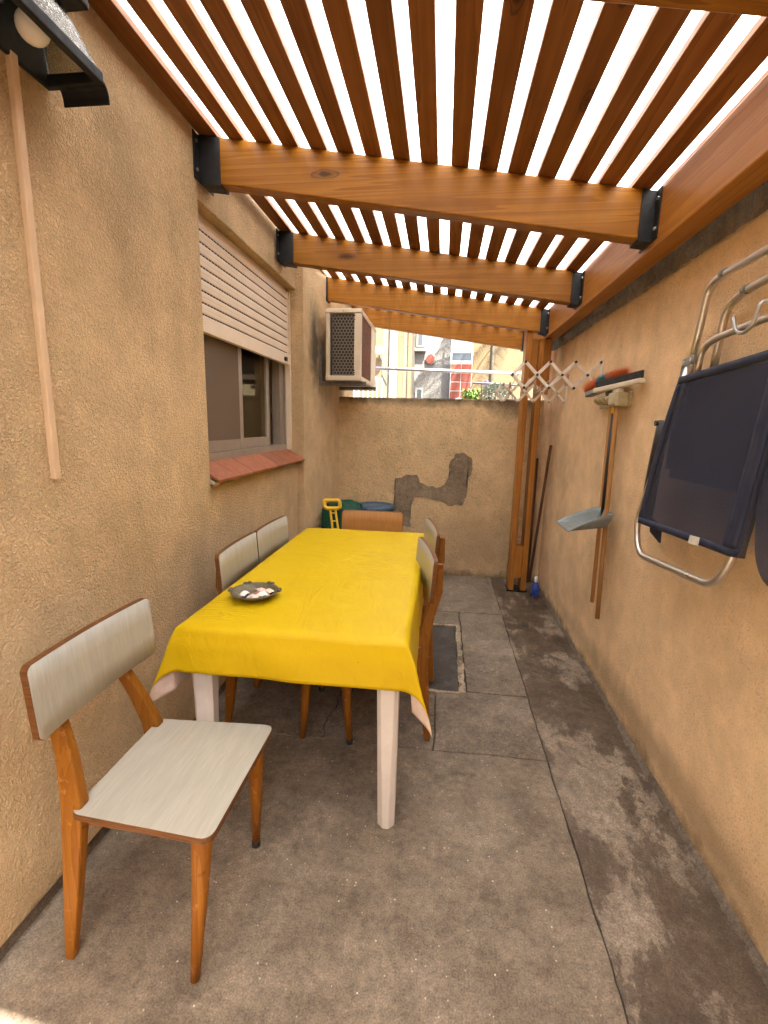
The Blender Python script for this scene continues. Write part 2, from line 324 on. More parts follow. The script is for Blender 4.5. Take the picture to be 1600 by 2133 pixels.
# ------------------------------------------------------------------ geometry helpers
def obj(name, bm, m=None, parent=None, smooth=False, bevel=0, segs=2):
    me = bpy.data.meshes.new(name); bmesh.ops.recalc_face_normals(bm, faces=bm.faces); bm.to_mesh(me); bm.free()
    if smooth:
        for p in me.polygons: p.use_smooth = True
    o = bpy.data.objects.new(name, me); COL.objects.link(o)
    if m: me.materials.append(M[m])
    if parent: o.parent = parent
    if bevel:
        b = o.modifiers.new('bevel', 'BEVEL'); b.width = bevel; b.segments = segs; b.limit_method = 'ANGLE'; b.angle_limit = R(40)
    return o
def objs(name, bm, m=None, parent=None, **kw):
    '''every loose island of the bmesh becomes an object of its own'''
    bm.verts.ensure_lookup_table(); seen = set(); out = []
    for v0 in bm.verts:
        if v0 in seen: continue
        st = [v0]; isl = []; seen.add(v0)
        while st:
            v = st.pop(); isl.append(v)
            for e in v.link_edges:
                w = e.other_vert(v)
                if w not in seen: seen.add(w); st.append(w)
        nb = bmesh.new(); mp = {v: nb.verts.new(v.co) for v in isl}
        for f in {f for v in isl for f in v.link_faces}: nb.faces.new([mp[v] for v in f.verts])
        out.append(obj(name, nb, m, parent, **kw))
    bm.free(); return out
def tag(o, label, cat, group=None):
    o['label'] = label; o['category'] = cat
    if group: o['group'] = group
    return o
def struct(o): o['kind'] = 'structure'; return o
def thing(name, label, cat, loc=(0, 0, 0), rz=0, group=None):
    o = bpy.data.objects.new(name, None); COL.objects.link(o); o.location = loc; o.rotation_euler = (0, 0, rz); o.empty_display_size = .1
    return tag(o, label, cat, group)
def copy_tree(o, parent=None):
    c = o.copy(); COL.objects.link(c)
    if parent: c.parent = parent
    for ch in list(o.children): copy_tree(ch, c)
    return c
NB = bmesh.new
def box(bm, x0, x1, y0, y1, z0, z1):
    v = [bm.verts.new((x, y, z)) for z in (z0, z1) for y in (y0, y1) for x in (x0, x1)]
    for f in ((0, 2, 3, 1), (4, 5, 7, 6), (0, 1, 5, 4), (2, 6, 7, 3), (0, 4, 6, 2), (1, 3, 7, 5)): bm.faces.new([v[i] for i in f])
    return bm
def prism(bm, poly, vec):
    a = [bm.verts.new(p) for p in poly]; b = [bm.verts.new(Vector(p) + Vector(vec)) for p in poly]; n = len(a)
    bm.faces.new(a); bm.faces.new(b[::-1])
    for i in range(n): bm.faces.new((a[i], b[i], b[(i + 1) % n], a[(i + 1) % n]))
    return bm
def bar(bm, p0, p1, w, h, up=(0, 0, 1), w1=None, h1=None):
    p0, p1 = Vector(p0), Vector(p1); d = (p1 - p0).normalized(); u = Vector(up); s = d.cross(u)
    if s.length < 1e-4: s = d.cross(Vector((0, 1, 0)))
    s.normalize(); u = s.cross(d).normalized(); w1 = w if w1 is None else w1; h1 = h if h1 is None else h1
    v = [bm.verts.new(p + s * a * ww / 2 + u * b * hh / 2) for p, ww, hh in ((p0, w, h), (p1, w1, h1)) for a, b in ((-1, -1), (1, -1), (1, 1), (-1, 1))]
    bm.faces.new(v[:4]); bm.faces.new(v[:3:-1])
    for i in range(4): bm.faces.new((v[i], v[i + 4], v[(i + 1) % 4 + 4], v[(i + 1) % 4]))
    return bm
def fillet(pts, r, n=6, closed=False):
    pts = [Vector(p) for p in pts]; out = []; L = len(pts)
    for i, p in enumerate(pts):
        if not closed and i in (0, L - 1): out.append(p); continue
        a, b = pts[i - 1], pts[(i + 1) % L]; rr = min(r, (a - p).length * .48, (b - p).length * .48)
        s, e = p + (a - p).normalized() * rr, p + (b - p).normalized() * rr
        for k in range(n + 1):
            q = k / n; out.append(s * (1 - q) ** 2 + p * 2 * q * (1 - q) + e * q * q)
    return out
def tube(bm, pts, r, n=10, closed=False, flat=1.):
    pts = [Vector(p) for p in pts]; L = len(pts); rings = []; rs = r if isinstance(r, (list, tuple)) else [r] * L
    ref = None
    for i, p in enumerate(pts):
        a = pts[i - 1] if (i > 0 or closed) else p; b = pts[(i + 1) % L] if (i < L - 1 or closed) else p
        d = (b - a).normalized()
        if ref is None: ref = d.orthogonal().normalized()
        ref = (ref - d * ref.dot(d)).normalized(); s = d.cross(ref)
        rings.append([bm.verts.new(p + (ref * math.cos(2 * math.pi * k / n) + s * math.sin(2 * math.pi * k / n) * flat) * rs[i]) for k in range(n)])
    for i in range(L if closed else L - 1):
        A, B = rings[i], rings[(i + 1) % L]
        for k in range(n): bm.faces.new((A[k], A[(k + 1) % n], B[(k + 1) % n], B[k]))
    if not closed: bm.faces.new(rings[0][::-1]); bm.faces.new(rings[-1])
    return bm
def lathe(bm, prof, n=24, c=(0, 0, 0), mod=None):
    rings = []
    for r, z in prof:
        rings.append([bm.verts.new((c[0] + (r * (mod(k / n, r, z) if mod else 1)) * math.cos(2 * math.pi * k / n), c[1] + (r * (mod(k / n, r, z) if mod else 1)) * math.sin(2 * math.pi * k / n), c[2] + z)) for k in range(n)])
    for A, B in zip(rings, rings[1:]):
        for k in range(n): bm.faces.new((A[k], A[(k + 1) % n], B[(k + 1) % n], B[k]))
    bm.faces.new(rings[0][::-1]); bm.faces.new(rings[-1]); return bm
def ball(bm, c, r, sx=1, sy=1, sz=1, sub=2):
    ret = bmesh.ops.create_icosphere(bm, subdivisions=sub, radius=r)
    for v in ret['verts']: v.co = Vector((v.co.x * sx + c[0], v.co.y * sy + c[1], v.co.z * sz + c[2]))
    return bm
def sheet(bm, f, nu, nv):
    g = [[bm.verts.new(f(i / nu, j / nv)) for j in range(nv + 1)] for i in range(nu + 1)]
    for i in range(nu):
        for j in range(nv): bm.faces.new((g[i][j], g[i + 1][j], g[i + 1][j + 1], g[i][j + 1]))
    return g
def rrect(x0, x1, y0, y1, r, n=5):
    out = []
    for cx_, cy_, a0 in ((x1 - r, y1 - r, 0), (x0 + r, y1 - r, 90), (x0 + r, y0 + r, 180), (x1 - r, y0 + r, 270)):
        for k in range(n + 1): a = R(a0 + 90 * k / n); out.append((cx_ + r * math.cos(a), cy_ + r * math.sin(a)))
    return out
def jit(s): return random.uniform(-s, s)

# ------------------------------------------------------------------ ground and floor
bm = NB(); v = [bm.verts.new(p) for p in ((-200, -200, -.06), (200, -200, -.06), (200, 200, -.06), (-200, 200, -.06))]; bm.faces.new(v)
struct(obj('ground', bm, 'ground'))
XL, XR, YB = -1.10, .945, 4.51
floor = struct(obj('patio_floor', box(NB(), XL - .1, XR + .1, -5, YB + .1, -.05, -.018), 'joint'))
def slab(x0, x1, y0, y1, z, m, edge=.006, th=.05):
    bm = NB(); step = .03; pts = []
    def side(a, b):
        n = max(1, int((Vector(b) - Vector(a)).length / step))
        for k in range(n):
            p = Vector(a).lerp(Vector(b), k / n); q = p.copy()
            nn = noise.noise((p.x * 7 + z * 50, p.y * 7, 3.)) * edge + noise.noise((p.x * 31, p.y * 31, 9.)) * edge * .7 + max(0, noise.noise((p.x * 13, p.y * 13, 17.)) - .35) * edge * 2.5
            q.x += nn; q.y += nn * .8; pts.append((q.x, q.y, z - th))
    side((x0, y0), (x1, y0)); side((x1, y0), (x1, y1)); side((x1, y1), (x0, y1)); side((x0, y1), (x0, y0))
    prism(bm, pts, (0, 0, th)); return obj('slab', bm, m, floor, bevel=.004)
slab(XL - .05, .5245, -5, 1.921, 0, 'floor')
slab(.030, .5255, 1.929, 2.425, -.002, 'slab'); slab(XL - .05, .023, 1.929, 2.385, -.004, 'slab')
slab(.200, .5255, 2.434, 3.565, -.001, 'slab'); slab(XL - .05, -.33, 2.40, 3.565, -.004, 'slab')
slab(-.315, .19, 3.335, 3.565, -.003, 'slab'); slab(XL - .05, .5255, 3.571, YB + .05, -.002, 'slab')
slab(.531, XR + .05, -5, YB + .05, -.009, 'drain', .004)
# crust of cement where the floor meets the walls
def fillet_strip(x, sgn, name):
    bm = NB(); n = 110; rows = []
    for i in range(n + 1):
        y = -4 + 8.5 * i / n; w = .016 + .018 * max(0, noise.noise((y * 5, sgn * 3., 1.))) + .01 * noise.noise((y * 17, 2., sgn)); h = .022 + .03 * max(0, noise.noise((y * 3.1, 7., sgn)))
        rows.append([bm.verts.new((x + sgn * .012, y, h)), bm.verts.new((x - sgn * w * .35, y, h * .45)), bm.verts.new((x - sgn * max(.006, w), y, -.012))])
    for a, b in zip(rows, rows[1:]):
        for k in range(2): bm.faces.new((a[k], a[k + 1], b[k + 1], b[k]))
    return obj(name, bm, 'raw_render', floor, smooth=True)
fillet_strip(XR, 1, 'wall_foot_crust')
mh = thing('manhole_cover', 'dark cement inspection cover in a crumbly pale mortar frame beside the table', 'manhole cover', (-.06, 2.86, 0))
obj('cover', box(NB(), -.225, .215, -.435, .425, -.04, -.006), 'cover', mh, bevel=.003)
bm = NB()
def ragged(bm, x0, x1, y0, y1, z, e=.012):
    pts = []
    for a, b in (((x0, y0), (x1, y0)), ((x1, y0), (x1, y1)), ((x1, y1), (x0, y1)), ((x0, y1), (x0, y0))):
        n = max(2, int((Vector(b) - Vector(a)).length / .03))
        for k in range(n):
            p = Vector(a).lerp(Vector(b), k / n); q = noise.noise((p.x * 23, p.y * 23, z * 99)) * e
            pts.append((p.x + q, p.y + q, -.03))
    prism(bm, pts, (0, 0, .03 + z))
ragged(bm, .219, .252, -.45, .46, .0035); ragged(bm, -.24, .217, .428, .455, .003); ragged(bm, -.24, .217, -.462, -.441, .002)
t, c, r, n = concrete('pale_mortar', (.36, .29, .20), .45, 9., False); M['pale_mortar'] = t.fin(c, r, n)
obj('frame', bm, 'pale_mortar', mh)
crk = NB()
def crack(pts, w):
    P = []
    for a, b in zip(pts, pts[1:]):
        for k in range(8):
            p = Vector(a).lerp(Vector(b), k / 8); P.append(Vector((p.x + jit(.012), p.y + jit(.004), .0012)))
    vs = []
    for i, p in enumerate(P): ww = w * random.uniform(.4, 1.); vs.append((crk.verts.new(p + Vector((ww, 0, 0))), crk.verts.new(p - Vector((ww, 0, 0)))))
    for a, b in zip(vs, vs[1:]): crk.faces.new((a[0], a[1], b[1], b[0]))
crack([(-.49, 1.93, 0), (-.50, 2.1, 0), (-.47, 2.4, 0)], .003)
obj('crack', crk, 'dark_slot', floor)

# ------------------------------------------------------------------ house wall on the left with window and shutter
house = thing('house_wall', 'tan rough stucco house wall with a shuttered window, running along the left', 'wall')
LT = 2.72; YN, YF = 2.15, 3.585; ZS, ZL = 1.17, 2.40
bm = NB()
box(bm, XL - .3, XL, -5, YN, .06, LT)                       # near part
box(bm, XL - .3, XL - .012, YN, YF + .002, ZL, LT)          # lintel
box(bm, XL - .3, XL - .012, YN, YF + .002, .05, ZS - .035)  # below sill
prism(bm, [(XL - .3, YF, .05), (XL + .045, YF, .05), (-.985, YB + .0, .05), (-.965, YB + .6, .05), (XL - .3, YB + .6, .05)], (0, 0, LT - .05))
wall_o = obj('wall', bm, 'stucco_left', house, bevel=.006)
obj('plinth', box(NB(), XL - .25, XL - .02, -5, YB, -.04, .062), 'raw_render', house)
# window
WX = XL - .10
win = obj('window', NB(), None, house)
def wb(name, x0, x1, y0, y1, z0, z1, m='alu_brown', b=.003): return obj(name, box(NB(), x0, x1, y0, y1, z0, z1), m, win, bevel=b)
W0, W1, Z0, Z1 = YN + .005, YF - .002, 1.235, 2.34
bm = NB()
box(bm, WX - .07, WX + .01, W0, W0 + .045, Z0, Z1); box(bm, WX - .07, WX + .01, W1 - .035, W1, Z0, Z1)
box(bm, WX - .07, WX + .01, W0 + .045, W1 - .035, Z0, Z0 + .04); box(bm, WX - .07, WX + .01, W0 + .045, W1 - .035, Z1 - .04, Z1)
for k in range(3): box(bm, WX - .065, WX - .002, W1 - .062 - k * .026, W1 - .052 - k * .026, Z0 + .04, Z1 - .04)
obj('frame', bm, 'alu_brown', win, bevel=.002)
for i, (a, b, dx) in enumerate(((W0 + .05, 2.80, 0.), (2.72, 3.33, -.03))):
    bm = NB(); X0, X1 = WX - .03 + dx, WX - .004 + dx
    box(bm, X0, X1, a, a + .055, Z0 + .042, Z1 - .042); box(bm, X0, X1, b - .055, b, Z0 + .042, Z1 - .042)
    box(bm, X0, X1, a + .055, b - .055, Z0 + .042, Z0 + .105); box(bm, X0, X1, a + .055, b - .055, Z1 - .1, Z1 - .042)
    obj('sash', bm, 'alu_brown', win, bevel=.003)
    obj('pane', box(NB(), X0 + .010, X0 + .014, a + .05, b - .05, Z0 + .1, Z1 - .09), 'win_glass', win)
bm = NB()
sheet(bm, lambda u, v: Vector((WX - .16 + .022 * math.sin(u * 46) + .012 * math.sin(u * 19), W0 + .02 + u * .95 - (.10 * u * (1 - v) ** 2), 1.2 + v * 1.15)), 120, 12)
obj('curtain', bm, 'curtain', win, smooth=True)
t = NT('insect_screen'); df = t.n('ShaderNodeBsdfDiffuse', i_Color=(.20, .15, .11)); tr = t.n('ShaderNodeBsdfTransparent'); mx = t.n('ShaderNodeMixShader', i_0=.30, i_1=df.outputs[0], i_2=tr.outputs[0]); t.t.links.new(mx.outputs[0], t.out.inputs[0]); M['screen'] = t.m
obj('insect_screen', box(NB(), WX - .003, WX - .002, W0 + .06, 2.745, Z0 + .105, Z1 - .1), 'screen', win)
bm = NB(); x0, x1, y0, y1, z0, z1 = WX - 2.6, WX - .2, YN - 1.2, YF + 1., .1, 2.6
vv = [bm.verts.new((x, y, z)) for z in (z0, z1) for y in (y0, y1) for x in (x0, x1)]
for f in ((0, 2, 3, 1), (4, 5, 7, 6), (0, 1, 5, 4), (2, 6, 7, 3), (0, 4, 6, 2)): bm.faces.new([vv[i] for i in f])
obj('room', bm, 'room', house)
bm = NB(); box(bm, WX - .2, WX - .19, y0, YN - .02, z0, z1); box(bm, WX - .2, WX - .19, YF + .02, y1, z0, z1)
# shutter
sh = obj('roller_shutter', box(NB(), WX + .022, WX + .026, YN + .02, YF - .02, 1.95, 2.37), 'dark_slot', house)
bm = NB()
z = 1.862
prism(bm, [(WX + .02, YN + .012, z), (WX + .040, YN + .012, z + .004), (WX + .040, YN + .012, z + .075), (WX + .03, YN + .012, z + .083), (WX + .02, YN + .012, z + .083)], (0, YF - YN - .03, 0))
obj('bottom_bar', bm, 'shutter', sh)
obj('stop_block', box(NB(), WX + .038, WX + .056, YF - .135, YF - .10, z + .02, z + .048), 'black_plastic', sh, bevel=.004)
sl0 = None; slots = NB(); pitch = .0535
for k in range(8):
    zz = z + .088 + k * pitch
    if sl0 is None:
        bm = NB(); prof = [(0, 0), (.0065, .0015), (.008, .008), (.0085, .0215), (.0072, .0235), (.0085, .0255), (.008, .039), (.0065, .0465), (0, .048)]
        prism(bm, [(WX + .026 + a, YN + .014, b) for a, b in prof], (0, YF - YN - .032, 0)); sl0 = o = obj('slat', bm, 'shutter', sh)
    else: o = sl0.copy(); COL.objects.link(o); o.parent = sh
    o.location = (0, 0, zz)
    y = YN + .03
    while y < YF - .06: box(slots, WX + .0275, WX + .0335, y, y + .021, zz - .0055, zz - .0008); y += .031
objs('link_strip', (lambda b: [box(b, WX + .0265, WX + .0305, YN + .014, YF - .02, z + .083 + k * pitch, z + .0885 + k * pitch) for k in range(9)][-1])(NB()), 'shutter', sh)
obj('vent_slots', slots, 'dark_slot', sh)['kind'] = 'stuff'
bm = NB(); box(bm, WX + .0, WX + .045, YF - .018, YF - .001, Z0, 2.38); box(bm, WX + .0, WX + .02, YN, YF - .02, 2.37, 2.40); obj('guide_rail', bm, 'shutter', sh)
# tiled sill
sill = obj('window_sill', prism(NB(), [(WX + .01, YN + .001, Z0 - .05), (XL + .02, YN + .001, 1.136), (XL + .02, YN + .001, 1.150), (WX + .01, YN + .001, Z0 - .012)], (0, YF - YN + .03, 0)), 'pale_mortar', house)
n = 7; wy = (YF - YN + .05) / n
for k in range(n):
    bm = NB(); a = YN + .004 + k * wy; dz = jit(.0004)
    prism(bm, [(WX + .012, a, Z0 - .012 + dz), (XL + .045, a, 1.152 + dz), (XL + .045, a, 1.164 + dz), (WX + .012, a, Z0 + .003 + dz)], (0, wy - .0025, 0)); obj('tile', bm, 'tile', sill, bevel=.0018)

tag(obj('cable_duct', box(NB(), XL - .002, XL + .016, 1.212, 1.234, 1.272, 2.325), 'duct', bevel=.003), 'narrow tan plastic cable duct running down the left wall from the lantern', 'cable duct')

# ------------------------------------------------------------------ wall lantern
lan = thing('wall_lantern', 'black metal wall lantern with rippled glass and white bulb, high on the left wall', 'lantern', (XL, 1.20, 2.325))
obj('back_plate', box(NB(), .001, .014, -.135, .135, -.012, .30), 'black_steel', lan, bevel=.004)
bm = NB()
for a, b in (((.0, .135), (.160, .135)), ((.160, .135), (.160, -.135)), ((.160, -.135), (0, -.135))): bar(bm, (a[0], a[1], .004), (b[0], b[1], .004), .020, .030)
for s in (-1, 1): bar(bm, (.156, s * .131, .01), (.075, s * .105, .165), .014, .014, (0, 1, 0))
obj('frame', bm, 'black_steel', lan, bevel=.004)
for s in (1, -1):
    bm = NB(); prof = [(0, .004), (.012, -.006), (.018, -.022), (.019, -.042), (.015, -.043), (.013, -.024), (.008, -.011), (0, -.004)]
    prism(bm, [(.03, s * (.142 + a), b) for a, b in prof], (.135, 0, 0)); obj('end_lip', bm, 'black_steel', lan, bevel=.002)
for nm, q in (('glass_pane', [(.158, -.13, .02), (.158, .13, .02), (.082, .105, .165), (.082, -.105, .165)]), ('glass_pane', [(.016, .133, .02), (.156, .133, .02), (.078, .107, .165), (.016, .107, .165)]), ('glass_pane', [(.016, -.133, .02), (.156, -.133, .02), (.078, -.107, .165), (.016, -.107, .165)])):
    bm = NB(); nrm = (Vector(q[1]) - Vector(q[0])).cross(Vector(q[3]) - Vector(q[0])).normalized() * .003; prism(bm, q, nrm); obj(nm, bm, 'lamp_glass', lan)
bm = NB(); prism(bm, [(.0, -.15, .168), (.135, -.15, .168), (.135, .15, .168), (.0, .15, .168)], (0, 0, .022)); prism(bm, [(.0, -.10, .191), (.09, -.10, .191), (.06, -.05, .26), (0, -.05, .26)], (0, .2, 0))
obj('hood', bm, 'black_steel', lan, bevel=.006)
bm = NB(); ball(bm, (0, 0, 0), .036, sub=3); lathe(bm, [(.030, .018), (.022, .04), (.015, .055), (.014, .07)], 16); bl = obj('bulb', bm, 'bulb', lan, smooth=True); bl.location = (.088, .005, .035); bl.rotation_euler = (R(-20), R(-8), 0)
o = obj('socket', lathe(NB(), [(.018, .062), (.02, .07), (.02, .12)], 14), 'black_plastic', lan, smooth=True); o.location = bl.location; o.rotation_euler = bl.rotation_euler

# ------------------------------------------------------------------ right wall and back wall
rw = thing('boundary_wall', 'long tan stucco wall on the right with raw cement top', 'wall')
bm = NB(); box(bm, XR, XR + .18, -5, YB + .35, -.04, 2.118); obj('wall', bm, 'stucco_right', rw, bevel=.004)
bm = NB(); sheet(bm, lambda u, v: Vector((XR - .016 + .011 * noise.noise((u * 130, v * 5, 4.)) + .006 * noise.noise((u * 330, v * 14, 9.)), -5 + u * 9.86, 2.10 + v * .24 + .008 * noise.noise((u * 90, 2, v)))), 420, 12)
box(bm, XR - .004, XR + .18, -5, YB + .35, 2.12, 2.34); obj('raw_band', bm, 'raw_render', rw)
bm = NB(); prism(bm, [(XR + .01, 4.36, 0), (XR - .025, 4.37, 0), (XR - .045, 4.41, 0), (XR - .048, 4.50, 0), (XR + .01, 4.509, 0)], (0, 0, 2.10)); obj('corner_pilaster', bm, 'stucco_right', rw, bevel=.01)
rear = thing('rear_light_blocker', 'unseen stucco wall added behind the viewer to block sky light', 'wall'); obj('wall', box(NB(), XL, XR, -3.2, -3.0, -.04, 2.9), 'stucco_right', rear)  # added out of view to cut the light coming from behind
bw = thing('back_wall', 'shorter tan plastered wall across the far end with a zigzag cement patch', 'wall')
bm = NB(); nx = 60
def topz(x): return 1.690 + .006 * noise.noise((x * 6, 1, 1)) + .004 * noise.noise((x * 25, 4, 1))
rowsF, rowsB = [], []
for i in range(nx + 1):
    x = XL - .05 + (XR + .1 - XL) * i / nx; zt = topz(x)
    rowsF.append([bm.verts.new((x, YB, -.04)), bm.verts.new((x, YB, zt - .012)), bm.verts.new((x, YB + .012, zt))]); rowsB.append([bm.verts.new((x, YB + .15, zt)), bm.verts.new((x, YB + .15, -.04))])
for i in range(nx):
    a, b, c_, d_ = rowsF[i], rowsF[i + 1], rowsB[i], rowsB[i + 1]
    bm.faces.new((a[0], b[0], b[1], a[1])); bm.faces.new((a[1], b[1], b[2], a[2])); bm.faces.new((a[2], b[2], d_[0], c_[0])); bm.faces.new((c_[0], d_[0], d_[1], c_[1]))
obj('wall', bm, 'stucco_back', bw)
# the zigzag repair
out = [(-.43, .93), (-.35, .965), (-.22, .97), (-.19, .90), (-.10, .865), (0, .865), (.06, .89), (.085, 1.0), (.09, 1.12), (.14, 1.19), (.22, 1.185), (.285, 1.15), (.30, 1.05), (.25, .93), (.26, .80), (.22, .70), (.12, .69), (.0, .73), (-.12, .755), (-.24, .765), (-.27, .66), (-.27, .47), (-.45, .44), (-.43, .70)]
poly = []
for i, a in enumerate(out):
    b = out[(i + 1) % len(out)]
    for k in range(7):
        p = Vector(a).lerp(Vector(b), k / 7); q = Vector((p.x * 17, p.y * 17, 0)); poly.append((p.x + .018 * noise.noise(q) + .008 * noise.noise(q * 3.3), YB - .006, p.y + .018 * noise.noise(q + Vector((5, 5, 5))) + .008 * noise.noise(q * 3.1 + Vector((9, 0, 0)))))
bm = NB(); prism(bm, poly, (0, .008, 0)); bmesh.ops.triangulate(bm, faces=bm.faces); obj('cement_patch', bm, 'patch', bw)

# ------------------------------------------------------------------ pergola
pg = thing('pergola', 'stained pine lean-to pergola with slats under a translucent corrugated roof', 'pergola')
SL = -.1453
def ztop(x): return 2.637 + SL * (x + .995)
def beam(y0, x0=-1.06, x1=.792, th=.072, h=.182):
    bm = NB(); prism(bm, [(x0, y0, ztop(x0) - h), (x1, y0, ztop(x1) - h), (x1, y0, ztop(x1)), (x0, y0, ztop(x0))], (0, th, 0))
    return obj('cross_beam', bm, 'beam', pg, bevel=.005)
YS = [-.70, .15, 1.065, 2.17, 3.19, 4.12, 5.0]
for y in YS: beam(y)
def bracket(y, side):
    bm = NB(); T = .005
    if side < 0: xa, xb, xe = XL + .003, -1.0, XL + .002
    else: xa, xb, xe = .742, .797, .797
    xa0, xb0 = (xa, xb)
    for yy in (y - .002 - T, y + .074):
        prism(bm, [(xa0, yy, ztop(xa0) - .188), (xb0, yy, ztop(xb0) - .188), (xb0, yy, ztop(xb0) - .004), (xa0, yy, ztop(xa0) - .004)], (0, T, 0))
    prism(bm, [(xa0, y - .007, ztop(xa0) - .192), (xb0, y - .007, ztop(xb0) - .192), (xb0, y - .007, ztop(xb0) - .185), (xa0, y - .007, ztop(xa0) - .185)], (0, .086, 0))
    w = .05
    for a, b in ((y - w, y - .0025), (y + .0745, y + .072 + w)):
        x0, x1 = (xe, xe + T) if side < 0 else (xe - .002, xe + .003)
        box(bm, x0, x1, a, b, ztop(xe) - .19, ztop(xe) - .006)
    br = obj('bracket', bm, 'black_steel', pg, bevel=.0015)
    bm = NB()
    for zz in (-.04, -.15):
        for yy in (y - .03,):
            xx = xe + (.006 if side < 0 else -.004); tube(bm, [(xx - .004, yy, ztop(xe) + zz), (xx + .004, yy, ztop(xe) + zz)], .007, 8)
    objs('bolt', bm, 'steel', br, smooth=False)
for y in YS: bracket(y, -1); bracket(y, 1)
EDGE = obj('edge_beam', box(NB(), .80, .896, -.765, 5.12, 2.161, 2.372), 'edge', pg, bevel=.005)
obj('ledger', (lambda b: prism(b, [(XL + .002, -.69, 2.652), (-1.012, -.69, ztop(-1.012) + .001), (-1.012, -.69, ztop(-1.012) + .026), (XL + .002, -.69, 2.68)], (0, 5.75, 0)))(NB()), 'slat', pg, bevel=.003)
sx0, pitch = -.969, .11907
for k in range(15):
    x0 = sx0 + k * pitch + jit(.003); w = .073 + jit(.003); lift = .001 + random.uniform(0, .002)
    bm = NB(); rows = []; nseg = 12; ph = random.uniform(0, 9)
    for i in range(nseg + 1):
        y = -.765 + 5.885 * i / nseg; dx = .004 * math.sin(y * .9 + ph)
        rows.append([bm.verts.new((x0 + a * w + dx, y, ztop(x0 + a * w) + lift + b)) for a, b in ((0, 0), (1, 0), (1, .024), (0, .024))])
    for a, b in zip(rows, rows[1:]):
        for q in range(4): bm.faces.new((a[q], a[(q + 1) % 4], b[(q + 1) % 4], b[q]))
    bm.faces.new(rows[0]); bm.faces.new(rows[-1][::-1])
    obj('slat', bm, 'slat', pg, bevel=.002, segs=1)
obj('slat', (lambda b: prism(b, [(.815, -.765, ztop(.815) - .004), (.886, -.765, ztop(.815) - .004), (.886, -.765, ztop(.815) + .024), (.815, -.765, ztop(.815) + .024)], (0, 5.885, 0)))(NB()), 'slat', pg, bevel=.002)
# corrugated sheets, overlapping
edges = [-.775, .55, 2.15, 3.75, 5.2]
for i in range(4):
    bm = NB(); a, b = edges[i], edges[i + 1] + .06; nn = int((b - a) / .0127)
    def f(u, v, a=a, b=b, i=i):
        y = a + (b - a) * v; x = -1.105 + 2.12 * u
        return Vector((x, y, ztop(x) + .052 + .011 * math.sin(2 * math.pi * y / .076) + .003 * (i % 2) + .004 * noise.noise((x * 3, y * 2, 1))))
    sheet(bm, f, 8, nn); obj('roof_sheet', bm, 'roof', pg, smooth=True)
bm = NB()
for yb in YS:
    for k in range(0, 15, 3):
        x = sx0 + k * pitch + .09; ball(bm, (x, yb + .036, ztop(x) + .07), .014, 1, 1, .5, 1)
objs('roof_screw', bm, 'steel', pg)
# doubled post
for x0, x1, zt in ((.652, .697, 2.30), (.757, .803, 2.158)): obj('post', box(NB(), x0, x1, 4.155, 4.30, 0.004, zt), 'post', pg, bevel=.004)
obj('spacer_block', box(NB(), .6985, .7555, 4.165, 4.29, .115, .405), 'post', pg, bevel=.003)
obj('spacer_block', box(NB(), .6985, .7555, 4.19, 4.295, 1.78, 2.158), 'post', pg, bevel=.003)
obj('post', box(NB(), .8045, .86, 4.175, 4.295, 1.72, 2.158), 'post', pg, bevel=.003)
obj('post_shoe', box(NB(), .64, .815, 4.145, 4.31, -.006, .0035), 'black_steel', pg)

# ------------------------------------------------------------------ air conditioner
ac = thing('air_conditioner', 'old cream outdoor air conditioner unit with rusty side on wall brackets', 'air conditioner', (-.82, 3.9, 1.79))
AW, AL, AH = .285, .86, .545; x0, x1 = -.143, .143
bm = NB()
box(bm, x0, x1, .004, AL, AH - .03, AH); box(bm, x0, x1, 0.004, AL, 0.0, .03)
box(bm, x0, x0 + .032, 0.002, .03, .03, AH - .03); box(bm, x1 - .055, x1, .002, .05, .03, AH - .03)
box(bm, x1 - .006, x1, AL - .30, AL, .03, AH - .03); box(bm, x0, x0 + .006, .03, AL, .03, AH - .03); box(bm, x0, x1, AL - .006, AL - .001, .03, AH - .03)
obj('cabinet', bm, 'ac_body', ac, bevel=.003)
obj('top_cap', box(NB(), x0 - .004, x1 + .004, -.004, AL + .003, AH - .028, AH + .004), 'ac_body', ac, bevel=.006)
obj('bottom_tray', box(NB(), x0 - .003, x1 + .003, -.003, AL + .003, -.004, .036), 'ac_body', ac, bevel=.006)
obj('coil', box(NB(), x1 - .02, x1 - .004, .058, AL - .302, .038, AH - .032), 'rust', ac)
obj('inner_coil', box(NB(), x0 + .04, x1 - .06, .05, .06, .034, AH - .03), 'ac_dark', ac)
bm = NB(); hx0, hx1, hz0, hz1 = x0 + .032, x1 - .055, .034, AH - .03; pr = .0155; dy = pr * 1.732; row = 0; zz = hz0
while zz < hz1:
    xx = hx0 + (pr * 1.732 / 2 if row % 2 else 0)
    while xx < hx1:
        c_ = Vector((xx, .012, zz)); P = [c_ + Vector((math.sin(R(60 * k)) * pr, 0, math.cos(R(60 * k)) * pr)) for k in range(6)]
        for k in (0, 1, 2):
            a, b = P[k], P[k + 1]
            if hx0 <= min(a.x, b.x) and max(a.x, b.x) <= hx1 + .004 and max(a.z, b.z) < hz1 and min(a.z, b.z) > hz0: bar(bm, a, b, .0026, .0026, (0, 1, 0))
        xx += pr * 1.732
    zz += pr * 1.5; row += 1
obj('wire_grille', bm, 'mesh_wire', ac)['kind'] = 'stuff'
bm = NB()
for xx, zz in ((x1 - .05, AH - .05), (x1 - .05, AH - .08), (x1 - .05, .06), (x1 - .05, .045), (x1 - .05, .075), (x0 + .016, .015), (0, AH - .014)): tube(bm, [(xx, -.006, zz), (xx, .0, zz)], .004, 8)
objs('screw', bm, 'ac_dark', ac)
